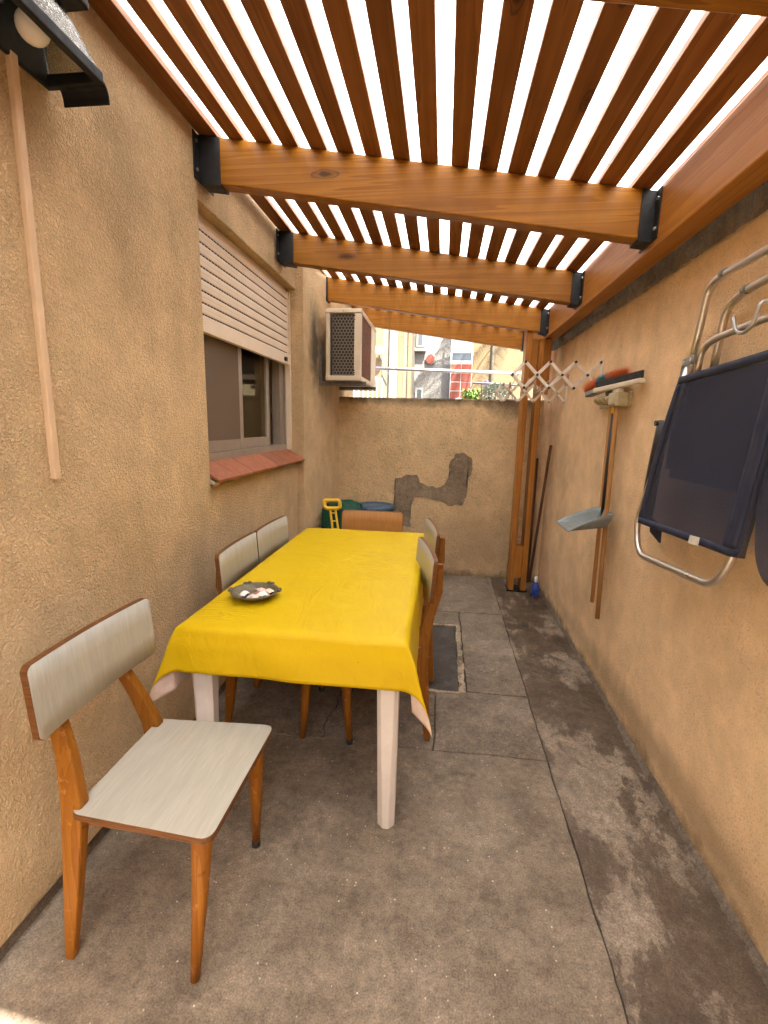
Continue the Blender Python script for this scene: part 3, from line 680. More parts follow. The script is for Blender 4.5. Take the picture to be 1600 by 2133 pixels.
bm = NB()
for k in range(34): zz = .05 + k * .0138; box(bm, x1 - .003, x1 + .001, .052, .056, zz, zz + .008)
obj('fin_edge', bm, 'rust', ac)['kind'] = 'stuff'
for yy in (.04, .62):
    bm = NB(); bx = -.215 + .02 * (yy > .3)
    box(bm, bx, x1 + .04, yy, yy + .035, -.038, -.032); box(bm, bx, x1 + .04, yy, yy + .004, -.031, -.006)
    box(bm, bx - .002, bx + .004, yy, yy + .035, -.031, .285); box(bm, bx + .0045, bx + .03, yy, yy + .004, -.005, .285)
    obj('wall_bracket', bm, 'bracket_grey', ac)

# ------------------------------------------------------------------ chairs
def back_board(bm, th0, th1, inset=0., w=.468, z0=.682, z1=.876, n=16):
    """curved board between offsets th0 (front) and th1 (back); rounded corners"""
    outl = rrect(-w / 2 + inset, w / 2 - inset, z0 + inset, z1 - inset, .035, 4)
    def pos(y, z, o):
        k = (z - z0) / (z1 - z0); x = -.211 - .014 * k - .014 * (1 - (y / (w / 2)) ** 2)
        return Vector((x - o, y, z))
    # grid of columns clipped to the rounded outline
    def zlim(y):
        r = .018; d = max(0, abs(y) - (w / 2 - inset - r)); c_ = math.sqrt(max(0, r * r - d * d)); return z0 + inset + r - c_, z1 - inset - r + c_
    ys = [-(w / 2 - inset) + .0003] + [-(w / 2 - inset) + .018 * (1 - math.cos(R(a))) for a in (30, 55, 75)] ; ys = ys + [(-(w / 2 - inset) + .018) + (w - 2 * inset - .036) * k / n for k in range(n + 1)] + [-q for q in ys[::-1]]
    F, Bk = [], []
    for y in ys:
        a, b = zlim(y); zs = [a + (b - a) * k / 3 for k in range(4)]
        F.append([bm.verts.new(pos(y, q, th0)) for q in zs]); Bk.append([bm.verts.new(pos(y, q, th1)) for q in zs])
    for G, s in ((F, 1), (Bk, -1)):
        for A, B in zip(G, G[1:]):
            for k in range(3): bm.faces.new((A[k], B[k], B[k + 1], A[k + 1])[::s])
    for i in range(len(ys) - 1):
        bm.faces.new((F[i][0], Bk[i][0], Bk[i + 1][0], F[i + 1][0])); bm.faces.new((F[i][3], F[i + 1][3], Bk[i + 1][3], Bk[i][3]))
    for i in (0, -1):
        for k in range(3): bm.faces.new((F[i][k], F[i][k + 1], Bk[i][k + 1], Bk[i][k]))
    return bm
def seat_poly(inset, z):
    fr, wr, wf, xf, xr = .03, .395, .445, .195, -.195; P = []
    cs = [(xf - inset, wf / 2 - inset), (xr + inset, wr / 2 - inset), (xr + inset, -wr / 2 + inset), (xf - inset, -wf / 2 + inset)]
    return [(p.x + .010 * (1 - (p.y / .22) ** 2) * (1 if p.x > 0 else .3), p.y, z) for p in fillet([(x, y, 0) for x, y in cs], fr, 5, True)]
def make_chair(label, group, back='lam_back', feet=(1, 1), **bk):
    t = thing('dining_chair', label, 'chair', group=group)
    obj('backrest', back_board(NB(), 0, .018, **bk), 'ply_edge', t, smooth=False)
    obj('backrest_face', back_board(NB(), -.0018, -.0002, .0015, **bk), back, t, smooth=True)
    st = obj('seat', prism(NB(), seat_poly(0, .441), (0, 0, .018)), 'ply_edge', t, bevel=.003)
    obj('seat_face', prism(NB(), seat_poly(.001, .4595), (0, 0, .002)), 'lam_seat', t, bevel=.0008, segs=1)
    bm = NB()
    for s in (-1, 1): bar(bm, (-.185, s * .152, .418), (.15, s * .165, .418), .022, .045)
    bar(bm, (-.17, -.15, .418), (-.17, .15, .418), .022, .045); bar(bm, (.13, -.15, .425), (.13, .15, .425), .022, .03)
    objs('seat_rail', bm, 'chair_wood', t, bevel=.004)
    for s in (-1, 1):
        bm = NB(); tube(bm, [(.128, s * .207, .012), (.142, s * .187, .24), (.150, s * .172, .415), (.150, s * .170, .4405)], [.0125, .021, .028, .028], 8); lg = obj('leg', bm, 'chair_wood', t, smooth=True)
        if feet[(s + 1) // 2]: obj('foot_cap', tube(NB(), [(.127, s * .2075, 0), (.128, s * .206, .022)], .0145, 10), 'rubber', lg, smooth=True)
        # rear leg and back post: one bent board
        P = [(-.236, .194, 0), (-.215, .186, .20), (-.198, .176, .40), (-.199, .168, .47), (-.226, .146, .58), (-.270, .122, .70), (-.277, .110, .83)]
        Wd = [.026, .043, .056, .058, .05, .042, .028]; Tn = [.024, .030, .034, .034, .031, .027, .02]
        bm = NB(); rings = []
        for (x, y, z), w, tn in zip(P, Wd, Tn):
            rings.append([bm.verts.new((x + a * w / 2, s * y + b * tn / 2, z)) for a, b in ((-1, -1), (1, -1), (1, 1), (-1, 1))])
        for A, B in zip(rings, rings[1:]):
            for k in range(4): bm.faces.new((A[k], A[(k + 1) % 4], B[(k + 1) % 4], B[k]))
        bm.faces.new(rings[0]); bm.faces.new(rings[-1][::-1])
        o = obj('leg', bm, 'chair_wood', t, bevel=.006); o['label'] = 'rear leg that carries on up as the back post'
    return t
G = 'laminate chairs round the table'
ch = make_chair('pale laminate chair standing alone in front, pulled out beside the left wall', G, feet=(0, 1))
def place(src, x, y, rz, label):
    c = copy_tree(src); c.location = (x, y, 0); c.rotation_euler = (0, 0, R(rz)); c['label'] = label; return c
ch.location = (-.705, 1.13, 0)
place(ch, -.715, 2.10, 2, 'pale laminate chair tucked under the table by the left wall, nearer of two')
place(ch, -.715, 2.545, -1, 'pale laminate chair tucked under the table by the left wall, farther of two')
place(ch, -.275, 2.135, 191, 'pale laminate chair on the right side of the table, nearer of two')
place(ch, -.262, 2.66, 189, 'pale laminate chair on the right side of the table, farther of two')
c6 = make_chair('chair with plain wood veneer back at the far end of the yellow table', G, 'chair_back_wood', w=.42, z0=.655, z1=.862); c6.location = (-.447, 2.89, 0); c6.rotation_euler = (0, 0, R(-90))

# ------------------------------------------------------------------ table, cloth
tb = thing('dining_table', 'white painted table with chunky legs under a yellow oilcloth', 'table', (-.483, 2.237, 0))
TW, TL, TZ = .385, .787, .745
obj('table_top', box(NB(), -TW, TW, -TL, TL, TZ - .028, TZ), 'white_paint', tb, bevel=.006)
bm = NB(); box(bm, -TW + .07, TW - .07, -TL + .03, -TL + .05, TZ - .10, TZ - .029); box(bm, -TW + .07, TW - .07, TL - .05, TL - .03, TZ - .10, TZ - .029)
box(bm, -TW + .03, -TW + .05, -TL + .07, TL - .07, TZ - .10, TZ - .029); box(bm, TW - .05, TW - .03, -TL + .07, TL - .07, TZ - .10, TZ - .029); objs('apron', bm, 'white_paint', tb, bevel=.003)
for sx in (-1, 1):
    for sy in (-1, 1):
        bm = NB(); cx_, cy_ = sx * (TW - .048), sy * (TL - .048)
        def oct_(w, ch_, z, ox=0): 
            h = w / 2; return [(cx_ + ox + a, cy_ + b, z) for a, b in ((-h + ch_, -h), (h - ch_, -h), (h, -h + ch_), (h, h - ch_), (h - ch_, h), (-h + ch_, h), (-h, h - ch_), (-h, -h + ch_))]
        A = [bm.verts.new(p) for p in oct_(.062, .020, 0, sx * .004)]; B = [bm.verts.new(p) for p in oct_(.078, .014, .60)]; C_ = [bm.verts.new(p) for p in oct_(.080, .003, .716)]
        for P, Q in ((A, B), (B, C_)):
            for k in range(8): bm.faces.new((P[k], P[(k + 1) % 8], Q[(k + 1) % 8], Q[k]))
        bm.faces.new(A[::-1]); bm.faces.new(C_); obj('leg', bm, 'white_paint', tb, bevel=.003)
# the oilcloth: a flat rectangle laid over the top, hanging at the sides with ears at the corners
cl = thing('tablecloth', 'shiny yellow oilcloth draped over the dining table', 'tablecloth', (-.483, 2.237, 0))
DX, DY = .255, .168; CW, CL = TW + .006, TL + .006; rr_ = .014
def drape(px, py):
    a = max(0, abs(px) - CW); b = max(0, abs(py) - CL); sx = 1 if px > 0 else -1; sy = 1 if py > 0 else -1
    bx, by = max(-CW, min(CW, px)), max(-CL, min(CL, py))
    zt = TZ + .004 + .0014 * noise.noise((px * 7, py * 4, 1.)) + .0010 * noise.noise((px * 21, py * 13, 5.))
    if a == 0 and b == 0: 
        e = min(CW - abs(px), CL - abs(py)); return Vector((px, py, zt - max(0, .012 - e) ** 2 * 20))
    r = math.hypot(a, b); th = math.atan2(b, a); s2 = math.sin(2 * th)
    drop = max(0, r - .012); 
    lean_x = .03 + .05 * max(0, noise.noise((py * 2.3, 3., sx))); lean_y = .05 + .04 * noise.noise((px * 3.3, 1., sy))
    sway = .012 * noise.noise((px * 6, py * 5, 8.)) * min(1, r / .1)
    ear = s2 ** 1.2 * (.34 if sx > 0 else .33)
    ux, uy = math.cos(th) ** .5 if a > 0 else 0, math.sin(th) ** .5 if b > 0 else 0
    hx = sx * (min(r, .012) * ux + drop * (lean_x * ux + ear * .80) + sway * ux); hy = sy * (min(r, .012) * uy + drop * (lean_y * uy + ear * .42) + sway * uy)
    fl_ = min(1, drop / .06) * .010
    hx += sx * fl_ * ux; hy += sy * fl_ * uy
    hang = drop * math.sqrt(max(.2, 1 - (ear * .80) ** 2))
    return Vector((bx + hx, by + hy, zt - .004 - hang - .004))
def axis_pts(C_, D, ni, no):
    inn = [-C_ + 2 * C_ * k / ni for k in range(ni + 1)]; o1 = [C_ + D * (k / no) ** 1.15 for k in range(1, no + 1)]; return [-q for q in o1[::-1]] + inn + o1
ax, ay = axis_pts(CW, DX, 34, 22), axis_pts(CL, DY, 64, 16)
bm = NB(); g = [[bm.verts.new(drape(x, y)) for y in ay] for x in ax]
for i in range(len(ax) - 1):
    for j in range(len(ay) - 1): bm.faces.new((g[i][j], g[i + 1][j], g[i + 1][j + 1], g[i][j + 1]))
c0 = obj('cloth_face', bm, 'oilcloth', cl, smooth=True)
me = c0.data.copy(); back = bpy.data.objects.new('cloth_backing', me); COL.objects.link(back); back.parent = cl; me.materials.clear(); me.materials.append(M['cloth_back'])
for o, off in ((c0, 1.), (back, -1.)):
    m = o.modifiers.new('thickness', 'SOLIDIFY'); m.thickness = .0011; m.offset = off

# ------------------------------------------------------------------ bowl of shells
bo = thing('ceramic_bowl', 'dark bronze green lobed ashtray bowl holding sea shells on the yellow cloth', 'bowl', (-.718, 1.728, .7515), R(10))
def lob(u, r, z): return 1 + (.055 * max(0, math.cos(6 * 2 * math.pi * u)) ** 6 * (1 if z > .018 else 0)) + (.012 * math.sin(48 * 2 * math.pi * u) if .05 < r < .082 else 0)
obj('dish', lathe(NB(), [(.045, 0), (.062, .004), (.080, .016), (.092, .026), (.096, .028), (.094, .031), (.086, .029), (.072, .018), (.058, .0095), (.03, .008)], 144, (0, 0, 0), lob), 'bronze', bo, smooth=True)
for k in range(6):
    a = R(60 * k); bm = NB()
    for d in (-.09, .09): ball(bm, (.097 * math.cos(a + d), .097 * math.sin(a + d), .0315), .008, 1.2, 1.2, .7, 2)
    obj('lobe', bm, 'bronze', bo, smooth=True)
def shell_obj(x, y, z, r, rz, tilt, m, label, sp=1.):
    bm = NB(); nu, nv = 18, 8; apex = bm.verts.new((-r * .9, 0, 0)); rows = []
    for j in range(1, nv + 1):
        q = j / nv; row = []
        for i in range(nu + 1):
            th = R(-78 + 156 * i / nu); rad = r * 1.75 * q * (.86 + .14 * math.cos(th)); rib = 1 + .03 * math.cos(i * math.pi)
            row.append(bm.verts.new((-r * .9 + rad * math.cos(th * .8) * rib, rad * math.sin(th * .8) * sp * rib, r * .62 * math.sin(math.pi * min(1, q * .93 + .07)) * math.cos(th * .9))))
        rows.append(row)
    for i in range(nu): bm.faces.new((apex, rows[0][i], rows[0][i + 1]))
    for A, B in zip(rows, rows[1:]):
        for i in range(nu): bm.faces.new((A[i], B[i], B[i + 1], A[i + 1]))
    o = obj('sea_shell', bm, m, None, smooth=True); md = o.modifiers.new('t', 'SOLIDIFY'); md.thickness = .0018
    o.location = (-.718 + x, 1.728 + y, .7515 + z); o.rotation_euler = (R(tilt), R(tilt * .5), R(rz)); tag(o, label, 'shell', 'sea shells in the bowl')
shell_obj(-.040, -.012, .012, .026, 200, 12, 'shell_w', 'chalky white fan shell on the left of the bowl')
shell_obj(.004, -.034, .0115, .024, 250, 6, 'shell_p', 'flat pinkish grey shell at the front of the bowl')
shell_obj(.040, -.012, .014, .026, 300, -10, 'shell_w', 'smooth white shell at the right front of the bowl')
shell_obj(.052, .020, .018, .024, 30, -14, 'shell_c', 'cream shell at the back right of the bowl')
shell_obj(.018, .030, .014, .026, 70, 10, 'shell_p', 'peach coloured shell leaning at the back of the bowl')
shell_obj(.010, .003, .018, .012, 160, 8, 'shell_o', 'small rust orange shell in the middle of the bowl')

# ------------------------------------------------------------------ folded loungers on the right wall
lg = thing('folding_lounger', 'folded aluminium beach lounger with navy mesh hanging from a hook on the right wall', 'lounger')
XP = .85
def P3(y, z, x=XP): return Vector((x, y, z))
# layer 1: long loop (bottom loop and rails up to the top bar)
loop = fillet([P3(1.835, 1.68), P3(2.10, 1.05, .845), P3(2.03, .935, .84), P3(1.475, .985, .84), P3(1.415, 1.11, .847), P3(1.335, 1.66, .86)], .075, 8)
obj('leg_tube', tube(NB(), loop, .0125, 12), 'alu', lg, smooth=True)
top1 = fillet([P3(1.905, 1.55, .875), P3(1.83, 1.925, .875), P3(1.765, 1.945, .875), P3(1.20, 1.955, .875), P3(1.16, 1.55, .875)], .09, 8)
obj('top_tube', tube(NB(), top1, .0125, 12), 'alu', lg, smooth=True)
top2 = fillet([P3(1.80, 1.55, .905), P3(1.765, 1.84, .905), P3(1.69, 1.875, .905), P3(1.16, 1.905, .905), P3(1.14, 1.55, .905)], .08, 8)
obj('top_tube', tube(NB(), top2, .0125, 12), 'alu', lg, smooth=True)
top3 = fillet([P3(1.80, 1.62, .86), P3(1.79, 1.725, .86), P3(1.70, 1.745, .86), P3(1.20, 1.765, .86), P3(1.17, 1.60, .86)], .07, 8)
obj('top_tube', tube(NB(), top3, .011, 12), 'alu', lg, smooth=True)
for p in (P3(1.745, 1.948, .875), P3(1.665, 1.878, .905)): obj('tube_collar', tube(NB(), [p + Vector((0, .012, 0)), p - Vector((0, .012, 0))], .0145, 12), 'grey_plastic', lg, smooth=True)
bm = NB(); prism(bm, [(.842, 1.865, 1.668), (.842, 1.785, 1.678), (.842, 1.782, 1.705), (.842, 1.862, 1.698)], (-.006, 0, 0)); obj('hinge_plate', bm, 'grey_plastic', lg, bevel=.002)
bm = NB()
for y, z in ((1.85, 1.683), (1.797, 1.69)): tube(bm, [(.846, y, z), (.832, y, z)], .007, 10)
objs('rivet', bm, 'alu', lg)
# front mesh panel (wraps round the side tubes)
TLc, TRc, BLc, BRc = (1.875, 1.635), (1.305, 1.665), (2.075, 1.065), (1.39, 1.10)
def panel(u, v, x=.832, b=.010):
    t0 = Vector(TLc).lerp(Vector(TRc), u); b0 = Vector(BLc).lerp(Vector(BRc), u); p = b0.lerp(t0, v)
    bow = .022 * math.sin(math.pi * v) if u < .5 else 0
    y = p.x + bow * (1 - 2 * u) if u < .5 else p.x
    ed = min(u, 1 - u); wrap = .026 * max(0, 1 - ed / .03) ** 2
    return Vector((x + wrap + b * math.sin(math.pi * v) * math.sin(math.pi * u) * 1.3 + .002 * noise.noise((u * 7, v * 7, 2)), y, p.y))
bm = NB(); sheet(bm, panel, 60, 40); o = obj('mesh_panel', bm, 'navy', lg, smooth=True); md = o.modifiers.new('t', 'SOLIDIFY'); md.thickness = .003
bm = NB()
for v0, v1 in ((.0, .045), (.955, 1.)): sheet(bm, lambda u, v: panel(.01 + .98 * u, v0 + (v1 - v0) * v, .829), 40, 2)
for u0, u1 in ((.012, .085), (.90, .985)): sheet(bm, lambda u, v: panel(u0 + (u1 - u0) * u, .046 + .908 * v, .8295), 4, 40)
o = obj('hem', bm, 'navy_hem', lg, smooth=True); md = o.modifiers.new('t', 'SOLIDIFY'); md.thickness = .002
# second panel folded behind, and the armrests
bm = NB(); sheet(bm, lambda u, v: Vector((.885, 1.89 - .50 * u + .06 * (1 - v), 1.27 + .37 * v)), 10, 10); o = obj('mesh_panel', bm, 'navy', lg); md = o.modifiers.new('t', 'SOLIDIFY'); md.thickness = .004
for (a, b, c_) in (((1.955, 1.685), (1.975, 1.30), .905), ((2.075, 1.485), (2.135, 1.07), .895)):
    bm = NB(); pts = fillet([P3(a[0], a[1], c_), P3((a[0] + b[0]) / 2 + .012, (a[1] + b[1]) / 2, c_), P3(b[0], b[1], c_)], .12, 6); tube(bm, pts, .019, 10, False, 1.4); obj('armrest', bm, 'black_plastic', lg, smooth=True)
obj('strap_end', prism(NB(), [(.868, 2.04, 1.10), (.868, 1.93, 1.075), (.868, 1.925, 1.01), (.868, 2.02, 1.035)], (.008, 0, 0)), 'navy_hem', lg, bevel=.003)
obj('care_tag', prism(NB(), [(.8235, 1.625, 1.085), (.8235, 1.565, 1.090), (.8235, 1.562, 1.118), (.8235, 1.618, 1.113)], (-.002, 0, 0)), 'tag', lg, bevel=.0005)
bm = NB(); tube(bm, [(.832, 1.985, 1.475), (.822, 1.985, 1.475)], .011, 12); obj('knob', bm, 'black_plastic', lg)
hk = fillet([(.942, 1.462, 1.80), (.86, 1.462, 1.80), (.838, 1.468, 1.795), (.832, 1.475, 1.742), (.832, 1.51, 1.722), (.832, 1.555, 1.735), (.832, 1.574, 1.778)], .025, 6)
tag(obj('wall_hook', tube(NB(), hk, .0055, 10), 'steel', smooth=True), 'bent steel hook on the right wall carrying the folded lounger', 'hook')
l2 = thing('folding_chair', 'second dark navy folded chair cut off at the right edge, beside the lounger', 'folding chair')
pts = [(y, z) for y, z in ((1.34, 1.40), (1.352, 1.25), (1.325, 1.12), (1.28, 1.065), (1.0, 1.03), (.75, 1.05), (.70, 1.12), (.68, 1.60), (1.30, 1.60))]
bm = NB(); prism(bm, fillet([(.835, y, z) for y, z in pts], .06, 5, True), (.05, 0, 0)); obj('mesh_seat', bm, 'navy', l2, bevel=.012)
obj('frame_tube', tube(NB(), fillet([(.90, 1.27, 1.12), (.90, 1.27, 1.70), (.90, .75, 1.70), (.90, .75, 1.12)], .08, 6), .011, 10), 'alu', l2, smooth=True)

# ------------------------------------------------------------------ tool holder, squeegee, broom, dustpan
th_ = thing('tool_holder', 'olive beige plastic wall rail gripping the broom handles', 'tool rack', (XR, 2.8, 1.60))
obj('rail', box(NB(), -.02, -.001, -.23, .22, -.036, .036), 'beige_plastic', th_, bevel=.006)
obj('end_block', box(NB(), -.085, -.0205, -.235, -.12, -.036, .036), 'beige_plastic', th_, bevel=.010)
for yy in (-.10, -.035, .03, .095):
    bm = NB(); tube(bm, fillet([(-.02, yy - .018, 0), (-.07, yy - .022, 0), (-.075, yy + .0, 0)], .02, 4), .014, 8, False, 1.9); obj('clip', bm, 'beige_plastic', th_, smooth=True)
sq = thing('squeegee', 'cream floor squeegee with black rubber blade and long wooden handle hanging head up', 'squeegee', (.885, 2.60, .43))
obj('handle', tube(NB(), [(0, -.05, 0), (0, -.02, .45), (0, .01, 1.10), (0, .014, 1.17)], [.0115, .012, .0125, .013], 12), 'handle_wood', sq, smooth=True)
hd = [(-.05, .22, 1.225), (.035, -.19, 1.245)]
bm = NB(); bar(bm, hd[0], hd[1], .035, .026); bar(bm, (0, .015, 1.15), (0, .015, 1.222), .05, .045, (1, 0, 0), .10, .03); obj('head', bm, 'cream_plastic', sq, bevel=.007)
bm = NB(); bar(bm, (hd[0][0], hd[0][1] - .005, 1.256), (hd[1][0], hd[1][1] + .005, 1.276), .012, .036); obj('rubber_blade', bm, 'rubber', sq, bevel=.003)
br = thing('broom', 'broom with orange and blue bristles and a long wooden handle hanging head up', 'broom', (.906, 2.738, .46))
obj('handle', tube(NB(), [(0, -.015, 0), (0, 0, .5), (0, .015, 1.10), (0, .015, 1.17)], .011, 12), 'handle_wood', br, smooth=True)
b0, b1 = Vector((-.055, .27, 1.185)), Vector((.01, -.10, 1.235))
bm = NB(); bar(bm, b0, b1, .045, .03); tube(bm, [(0, .015, 1.12), (-.01, .06, 1.20)], .02, 10); obj('head', bm, 'grey_plastic', br, bevel=.006)
bm = NB(); ax_ = (b1 - b0)
for k in range(2600):
    u = random.random(); p = b0 + ax_ * u + Vector((jit(.02), 0, .012)); d = Vector((jit(.5) - .1, (.5 - u) * 1.2 + jit(.35), 1.)).normalized(); L = random.uniform(.045, .075)
    s = d.orthogonal().normalized() * .0024; q = p + d * L
    a, b, c_ = bm.verts.new(p + s), bm.verts.new(p - s), bm.verts.new(q); bm.faces.new((a, b, c_))
o = obj('bristles', bm, 'bristle', br); o['kind'] = 'stuff'
dp = thing('dustpan', 'grey plastic dustpan on a black stick hanging beside the broom', 'dustpan', (.878, 2.66, .95))
obj('handle', tube(NB(), [(.01, .0, .02), (.012, .012, .58)], .0095, 10), 'black_plastic', dp, smooth=True)
obj('handle_tip', tube(NB(), [(.012, .012, .58), (.012, .012, .63)], .010, 10), 'yellow_plastic', dp, smooth=True)
bm = NB()
def pan(u, v, o=0):   # u along depth from back (0) to mouth (1), v across
    w = .115 + .02 * u; y = -.045 + (v - .5) * 2 * w; x = .015 - .225 * u; z = .0 - .03 * u
    side = max(0, abs(v - .5) * 2 - .80) / .20; rim = .07 * (1 - u ** 1.5 * .97)
    bk = max(0, 1 - u / .10); z += max(side, bk) * rim
    return Vector((x, y, z))
sheet(bm, pan, 20, 30); o = obj('pan', bm, 'grey_plastic', dp, smooth=True); md = o.modifiers.new('t', 'SOLIDIFY'); md.thickness = .003

# ------------------------------------------------------------------ scissor clothes dryer
dr = thing('clothes_dryer', 'cream extendable scissor clothes dryer with cords on the right wall', 'clothes dryer', (XR, 3.45, 1.76))
NL = 4; dxs = .148
def lattice(y, z0, n, dx, half, knob):
    L = [];
    for i in range(n):
        xa, xb = -.012 - i * dx, -.012 - (i + 1) * dx
        for s in (-1, 1):
            bm = NB(); off = .006 * s
            bar(bm, (xa, y + off, z0 + s * half), (xb, y + off, z0 - s * half), .009, .019, (0, 0, 1)); obj('arm', bm, 'dryer', dr, bevel=.002)
    return L
lattice(-.35, .005, 3, .148, .077, True); lattice(.46, -.05, 4, .118, .066, False)
# the half cell at the free end
for y, z0, n, dx, half in ((-.35, .005, 3, .148, .077), (.46, -.05, 4, .118, .066)):
    xe = -.012 - n * dx
    for s in (-1, 1): obj('arm', bar(NB(), (xe, y + .006 * s, z0 + s * half), (xe - dx / 2, y + .006 * s, z0), .009, .019), 'dryer', dr, bevel=.002)
    bm = NB()
    for i in range(n + 1):
        xx = -.012 - i * dx
        for zz in (z0 - half, z0 + half): tube(bm, [(xx, y - .016, zz), (xx, y + .014, zz)], .0085, 10)
        if i < n: tube(bm, [(xx - dx / 2, y - .016, z0), (xx - dx / 2, y + .014, z0)], .0085, 10)
    tube(bm, [(xe - dx / 2, y - .016, z0), (xe - dx / 2, y + .014, z0)], .0085, 10)
    objs('pivot', bm, 'black_plastic' if y < 0 else 'peg', dr)
    obj('wall_plate', box(NB(), -.009, -.001, y - .02, y + .02, z0 - .10, z0 + .10), 'dryer', dr, bevel=.003)
bm = NB()
for i in range(1, 4):
    x = -.012 - i * .148; x2 = -.012 - i * .118 - .05
    tube(bm, [(x + .074, -.35, .005), (x2 + .06, .46, -.05)], .0022, 6); tube(bm, [(x + .0, -.35, .082), (x2, .46, .016)], .0022, 6)
objs('cord', bm, 'cord', dr)
for k, (x, y, z, a) in enumerate(((.80, 3.33, 1.765, 8), (.67, 3.72, 1.765, -12), (.60, 3.62, 1.765, 14), (.585, 3.78, 1.76, -5), (.73, 3.86, 1.745, 20), (.50, 3.85, 1.755, -20))):
    bm = NB()
    for s in (-1, 1): bar(bm, (0, s * .003, .03), (0, s * .012, -.045), .009, .007, (0, 1, 0))
    tube(bm, [(-.006, 0, .0), (.006, 0, .0)], .006, 8)
    o = obj('clothes_peg', bm, 'peg'); o.location = (x, y, z); o.rotation_euler = (R(a), R(a * .4), R(a * 3)); tag(o, ('wooden clothes peg on the dryer nearest the wall plate, alone on its cord', 'wooden peg in the middle of the dryer, right of the cluster before the post', 'wooden peg in the middle of the cluster on the dryer before the post', 'wooden peg at the back of the cluster on the dryer', 'wooden peg hanging low near the dryer end at the right wall', 'wooden peg at the free left tip of the dryer')[k], 'clothes peg', 'pegs on the dryer')

# ------------------------------------------------------------------ things in the far corner
for (a, b, lab) in (((.925, 4.20, 1.30), (.885, 4.44, .0), 'taller weathered stick leaning in the corner behind the post'), ((.872, 4.46, 1.17), (.86, 4.40, 0), 'shorter weathered stick leaning on the back wall behind the post')):
    tag(obj('wooden_stick', bar(NB(), b, a, .022, .016, (0, 1, 0)), 'stick_wood', bevel=.002), lab, 'stick')
bt = thing('spray_bottle', 'small blue bottle with white cap on the floor beside the post', 'bottle', (.868, 4.06, -.009))
obj('body', lathe(NB(), [(.030, 0), (.036, .008), (.037, .07), (.030, .10), (.016, .125), (.014, .135)], 18), 'blue_bottle', bt, smooth=True)
obj('cap', lathe(NB(), [(.017, .134), (.018, .14), (.016, .175), (.012, .18)], 14), 'white_plastic', bt, smooth=True)
dm = thing('plastic_drum', 'blue lidded plastic drum against the back wall behind the table', 'drum', (-.575, 4.16, -.004))
obj('body', lathe(NB(), [(.15, 0), (.165, .02), (.17, .2), (.175, .22), (.17, .24), (.17, .48), (.175, .5), (.17, .52), (.165, .69)], 32), 'blue_lid', dm, smooth=True)
obj('lid', lathe(NB(), [(.178, .685), (.182, .69), (.182, .725), (.172, .733), (.150, .733), (.145, .726), (.03, .728)], 36), 'blue_lid', dm, smooth=True)
tp = thing('tarpaulin', 'dark green tarpaulin bundled over something behind the table', 'tarpaulin', (-.83, 4.0, 0))
bm = NB(); nU, nV = 44, 26
def tarp(u, v):
    th = 2 * math.pi * u; q = v; prof = math.sin(q * math.pi / 2)
    rad = (.20 * (1 - q ** 3) ** .6 + .005) * (1 + .16 * noise.noise((math.cos(th) * 2, math.sin(th) * 2, q * 2.5)) + .10 * math.sin(th * 5 + 2 * noise.noise((th, q, 3))) * (1 - q))
    z = .52 + .255 * prof + .03 * noise.noise((math.cos(th) * 3, math.sin(th) * 3, 7)) * (1 - q * .5)
    return Vector((rad * math.cos(th) * .98, rad * math.sin(th) * .75, z))
sheet(bm, tarp, nU, nV); obj('cover', bm, 'green_tarp', tp, smooth=True)
bm = NB(); box(bm, -.15, .15, -.11, .11, .50, .52)
for sx in (-1, 1):
    for sy in (-1, 1): tube(bm, [(sx * .15, sy * .11, 0), (sx * .14, sy * .10, .50)], .009, 8)
obj('stool_frame', bm, 'steel', tp)
hnd = thing('yellow_trolley', 'yellow plastic pull handle of a small trolley standing beside the green tarpaulin', 'trolley', (-.80, 3.72, 0))
top = Vector((-.10, .12, .805)); bot = Vector((.04, -.05, .12))
d = (top - bot).normalized(); sd_ = Vector((1, .2, 0)).normalized()
bm = NB()
for s in (-1, 1): bar(bm, bot + sd_ * .026 * s, top - d * .07 + sd_ * .022 * s, .016, .02, (0, 1, 0))
for k in range(9): p = bot.lerp(top - d * .07, .1 + k * .105); bar(bm, p - sd_ * .021, p + sd_ * .021, .012, .012)
obj('stem', bm, 'yellow_plastic', hnd, bevel=.003)
g_ = fillet([top - d * .07 - sd_ * .062, top - d * .07 + sd_ * .062, top + sd_ * .068, top - sd_ * .068], .025, 5, True)
obj('grip', tube(NB(), g_, .017, 10, True), 'yellow_plastic', hnd, smooth=True)
bm = NB(); box(bm, -.08, .16, -.15, .05, .06, .14); obj('base', bm, 'yellow_plastic', hnd, bevel=.012)
for xx in (-.095, .165): obj('wheel', tube(NB(), [(xx, -.05, .055), (xx + .02, -.05, .055)], .055, 20), 'rubber', hnd)

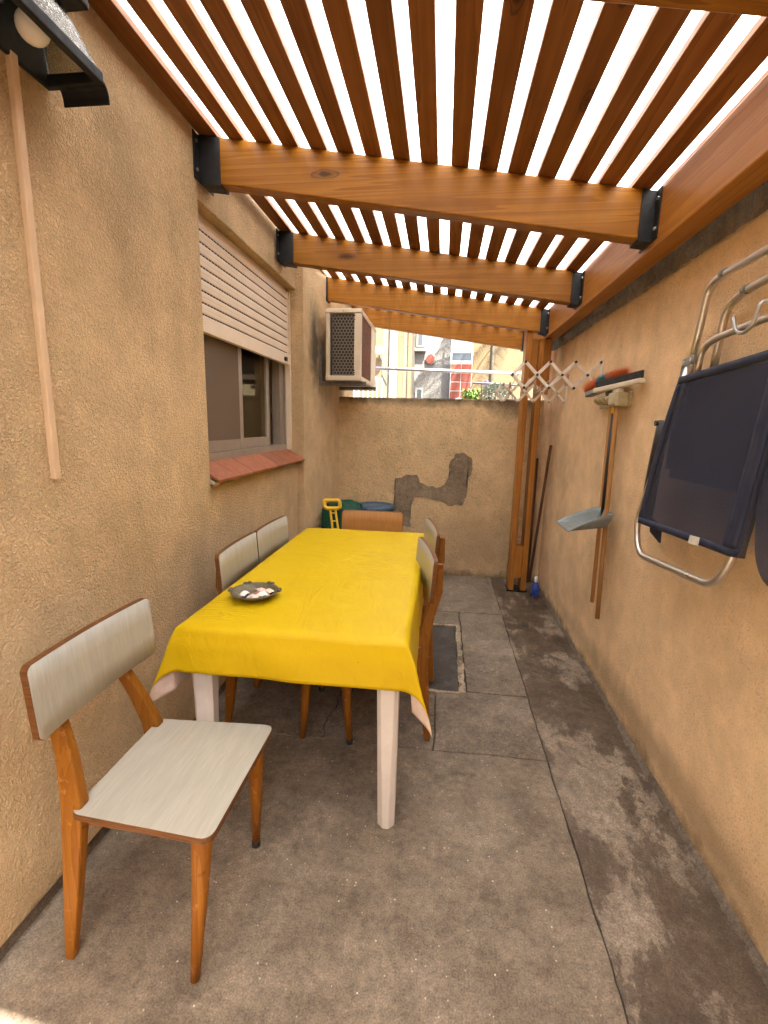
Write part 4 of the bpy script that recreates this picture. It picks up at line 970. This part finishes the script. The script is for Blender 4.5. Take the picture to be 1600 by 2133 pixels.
# ------------------------------------------------------------------ beyond the back wall
tag(obj('clothes_rail', tube(NB(), [(-1.12, 5.6, 2.083), (-.33, 5.6, 2.063), (1.0, 5.6, 2.03)], .019, 12), 'steel', smooth=True), 'thin galvanised pipe spanning the gap above the back wall', 'pipe')
rk = thing('drying_rack', 'black drying rack bar with thin legs among plants behind the back wall', 'drying rack', (.05, 5.95, .072))
bm = NB(); bar(bm, (.285, 0, 1.883), (.80, .0, 1.862), .02, .022); obj('top_bar', bm, 'black_plastic', rk, bevel=.004)
bm = NB(); tube(bm, [(.39, 0, 1.875), (.41, .0, 1.5)], .006, 8); tube(bm, [(.29, 0, 1.88), (.20, 0, 1.66), (.1, 0, 1.3)], .004, 8); tube(bm, [(.74, 0, 1.86), (.80, 0, 1.5)], .006, 8); objs('leg', bm, 'black_plastic', rk)
def leafface(bm, p, d, L, w, bend=.3):
    s = d.cross(Vector((0, 0, 1)));
    if s.length < .05: s = Vector((1, 0, 0))
    s = s.normalized() * w; m = p + d * L * .5 + Vector((0, 0, L * bend * .3)); e = p + d * L - Vector((0, 0, L * bend * .3)); up = Vector((0, 0, w * .35))
    a, b1_, b2_, c_, f_ = bm.verts.new(p), bm.verts.new(m + s + up), bm.verts.new(m - s + up), bm.verts.new(m), bm.verts.new(e)
    bm.faces.new((a, c_, b1_)); bm.faces.new((a, b2_, c_)); bm.faces.new((c_, f_, b1_)); bm.faces.new((c_, b2_, f_))
def shelf_pot(th, r=.12, z0=1.40, h=.24): obj('pot', lathe(NB(), [(r * .7, z0), (r, z0 + h), (r * 1.06, z0 + h), (r * 1.06, z0 + h - .03), (r * .9, z0 + h - .03)], 20), 'pot', th, smooth=True)
ledge = tag(obj('planter_ledge', box(NB(), -.6, 1.6, 5.65, 6.5, 1.32, 1.468), 'raw_render', bevel=.01), 'raw cement ledge behind the back wall where plant pots stand', 'ledge')
p1 = thing('succulent_plant', 'bright green leafy plant peeking over the back wall', 'plant', (.325, 5.92, .07)); bm = NB()
for k in range(150):
    a = random.uniform(0, 6.28); e = random.uniform(.1, 1.4); d = Vector((math.cos(a) * math.cos(e), math.sin(a) * math.cos(e), math.sin(e))); p = Vector((jit(.10), jit(.07), 1.61 + random.uniform(0, .15)))
    leafface(bm, p, d, random.uniform(.06, .10), .018, .6)
obj('leaves', bm, 'leaf_green', p1); obj('stem', tube(NB(), [(0, 0, 1.5), (0, 0, 1.68)], .01, 8), 'leaf_green', p1); shelf_pot(p1, .09)
p2 = thing('silver_bush', 'rounded silvery grey small-leaved bush behind the back wall', 'plant', (.61, 5.95, .095)); bm = NB()
for k in range(2200):
    d = Vector((random.gauss(0, 1), random.gauss(0, 1), random.gauss(.2, 1))).normalized(); rr = random.uniform(.6, 1.) ; p = Vector((d.x * .175 * rr, d.y * .13 * rr, 1.70 + d.z * .15 * rr)); leafface(bm, p, (d + Vector((jit(.6), jit(.6), jit(.6)))).normalized(), random.uniform(.025, .045), .007)
obj('foliage', bm, 'leaf_grey', p2); shelf_pot(p2, .12, 1.40, .2)
p3 = thing('allium_flower', 'round pale purple flower head above the silvery bush', 'flower', (.515, 6.15, .08)); bm = NB()
for k in range(420):
    d = Vector((random.gauss(0, 1), random.gauss(0, 1), random.gauss(0, 1))).normalized(); leafface(bm, Vector((0, 0, 1.875)) + d * .032, d, .025, .005, .1)
obj('flower_head', bm, 'allium', p3); obj('stem', tube(NB(), [(0, 0, 1.5), (0, 0, 1.86)], .005, 8), 'leaf_green', p3); shelf_pot(p3, .08)
tag(obj('ceramic_ball', lathe(NB(), [(.05, 0), (.065, .03), (.06, .07), (.04, .095), (.01, .105)], 20, (.175, 5.8, 1.665)), 'pinkish', smooth=True), 'pale pink rounded pot lid showing just above the back wall', 'pot lid')
# far neighbours
def window_on(par, x0, x1, z0, z1, y, pane='pane_dark', frame='white_wall'):
    w = obj('window', box(NB(), x0, x1, y - .05, y + .0, z0, z1), frame, par, bevel=.006); f = .05 * (x1 - x0) / .2
    obj('pane', box(NB(), x0 + f, x1 - f, y - .056, y - .048, z0 + f, z1 - f * .8), pane, w)
gh = thing('grey_house', 'weathered grey rendered house with small windows beyond the back wall', 'house', (0, 9, 0))
obj('wall', box(NB(), -.62, .47, 0, 4, -.06, 5.2), 'grey_wall', gh)
window_on(gh, -.54, -.39, 2.83, 3.30, 0); obj('sill', box(NB(), -.58, -.36, -.14, -.001, 2.74, 2.80), 'grey_wall', gh, bevel=.01)
window_on(gh, -.53, -.38, 1.75, 2.11, 0)
bm = NB(); tube(bm, [(-.27, -.06, 2.625), (-.27, -.001, 2.625)], .10, 24); vt = obj('round_vent', bm, 'white_wall', gh, bevel=.01)
obj('vent_mouth', tube(NB(), [(-.275, -.075, 2.62), (-.275, -.055, 2.62)], .075, 20), 'red_clay', gh)
bm = NB(); tube(bm, [(-.575, -.04, 1.5), (-.575, -.04, 4.9)], .022, 8); obj('drain_pipe', bm, 'white_wall', gh, smooth=True)
bm = NB(); tube(bm, [(-.61, -.03, 4.5), (-.60, -.05, 3.2), (-.585, -.05, 3.05), (-.60, -.04, 2.9)], .012, 6); obj('cable', bm, 'black_plastic', gh, smooth=True)
bp = thing('block_pillar', 'red block pillar with framed glass panes on top beyond the back wall', 'pillar', (0, 8.6, 0))
obj('core', box(NB(), .095, .465, .008, .3, -.06, 2.52), 'mortar', bp)
b_0 = None; bh = .152
for rrow in range(9):
    for cc in range(2):
        if b_0 is None: b_0 = o = obj('brick', box(NB(), .004, .174, 0, .12, .006, bh - .008), 'brick', bp, bevel=.006)
        else: o = b_0.copy(); COL.objects.link(o); o.parent = bp
        o.location = (.100 + cc * .183 + jit(.003), jit(.004), 2.50 - bh * (rrow + 1))
bm = NB()
for xx in (.10, .455): box(bm, xx - .012, xx + .012, .02, .06, 2.52, 3.3)
for zz in (2.53, 2.68, 2.80, 3.05): box(bm, .112, .443, .021, .059, zz, zz + .02)
obj('pane_frame', bm, 'steel', bp)
for (a, b, zz0, zz1, m) in ((.114, .442, 2.552, 2.678, 'pane_dark'), (.114, .442, 2.702, 2.798, 'pane_white'), (.114, .24, 2.822, 3.048, 'pane_sky_reflection'), (.245, .442, 2.822, 3.048, 'pane_white')): obj('pane', box(NB(), a, b, .035, .045, zz0, zz1), m, bp)
oh = thing('ochre_house', 'plain ochre house wall with a pale drainpipe beyond the back wall on the right', 'house', (0, 9.6, 0))
obj('wall', box(NB(), .475, 5, 0, 3, -.06, 5.4), 'ochre_wall', oh); obj('drain_pipe', tube(NB(), [(.895, -.05, 1.2), (.885, -.05, 5.2)], .03, 10), 'cream_wall', oh, smooth=True)
wh = thing('white_house', 'sunlit white and peach building with pilasters beyond the back wall on the left', 'house', (0, 8.2, 0))
obj('wall', box(NB(), -5, -.56, .0, 4, -.06, 5.4), 'cream_wall', wh)
for x0_, x1_, dy_, m in ((-1.40, -1.06, .05, 'peach_wall'), (-.925, -.79, .10, 'white_wall'), (-.789, -.70, .06, 'peach_wall'), (-.625, -.56, .05, 'peach_wall')):
    obj('pilaster', box(NB(), x0_, x1_, -dy_, -.001, -.06, 5.39), m, wh, bevel=.008)
bm = NB(); ball(bm, (-1.09, -.20, 2.62), .09, 1, 1, .8, 2); wl = obj('globe_lamp', bm, 'white_plastic', wh, smooth=True); obj('lamp_arm', tube(NB(), [(-1.09, -.16, 2.55), (-1.09, -.05, 2.50)], .015, 8), 'white_wall', wl)
bm = NB(); tube(bm, [(-1.08, -.1, 2.52), (-.93, -.11, 2.26)], .008, 6); obj('cable', bm, 'bracket_grey', wh)
rl = thing('metal_railing', 'blue grey metal railing of thin upright bars beyond the left end of the back wall', 'railing', (0, 6.6, 0))
bm = NB(); bar(bm, (-1.5, 0, 2.20), (-.88, .25, 2.06), .03, .03); bar(bm, (-1.5, 0, 1.3), (-.88, .25, 1.3), .03, .03); obj('rail', bm, 'rail', rl)
for k in range(11):
    u = k / 10; obj('bar', box(NB(), -1.5 + .62 * u - .009, -1.5 + .62 * u + .009, .25 * u - .009, .25 * u + .009, 1.316, 2.184 - .14 * u), 'rail', rl)
# palm that throws its shadow on the grey house
pm = thing('palm_tree', 'palm tree in the yard beyond the wall whose shadow falls on the grey house', 'palm tree', (1.75, 7.2, -.06))
obj('trunk', tube(NB(), [(0, 0, 0), (-.03, 0, 1.5), (-.15, 0, 3.2), (-.45, -.05, 5.0), (-.6, -.05, 5.45)], [.17, .14, .12, .10, .09], 14), 'bark', pm, smooth=True)
for k in range(9):
    a = 2 * math.pi * k / 9 + jit(.15); el = random.uniform(.0, .9); L = random.uniform(1.1, 1.5); bm = NB(); c0_ = Vector((-.6, -.05, 5.45)); pts = []
    for q in range(9):
        s = q / 8; pts.append(c0_ + Vector((math.cos(a) * L * s, math.sin(a) * L * s, math.sin(el) * L * s * 1.0 - .95 * s * s * L)))
    tube(bm, pts, [.018 - .0017 * q for q in range(9)], 6)
    for q in range(8):
        for m_ in range(4):
            s = (q + m_ / 4) / 8; p = pts[q].lerp(pts[q + 1], m_ / 4); dd = (pts[q + 1] - pts[q]).normalized(); sd2 = dd.cross(Vector((0, 0, 1))).normalized()
            for sg in (-1, 1): leafface(bm, p, (dd * .55 + sd2 * sg - Vector((0, 0, .25))).normalized(), .42 * math.sin(math.pi * min(.98, s * .85 + .12)), .013, .5)
    obj('frond', bm, 'palm_leaf', pm)
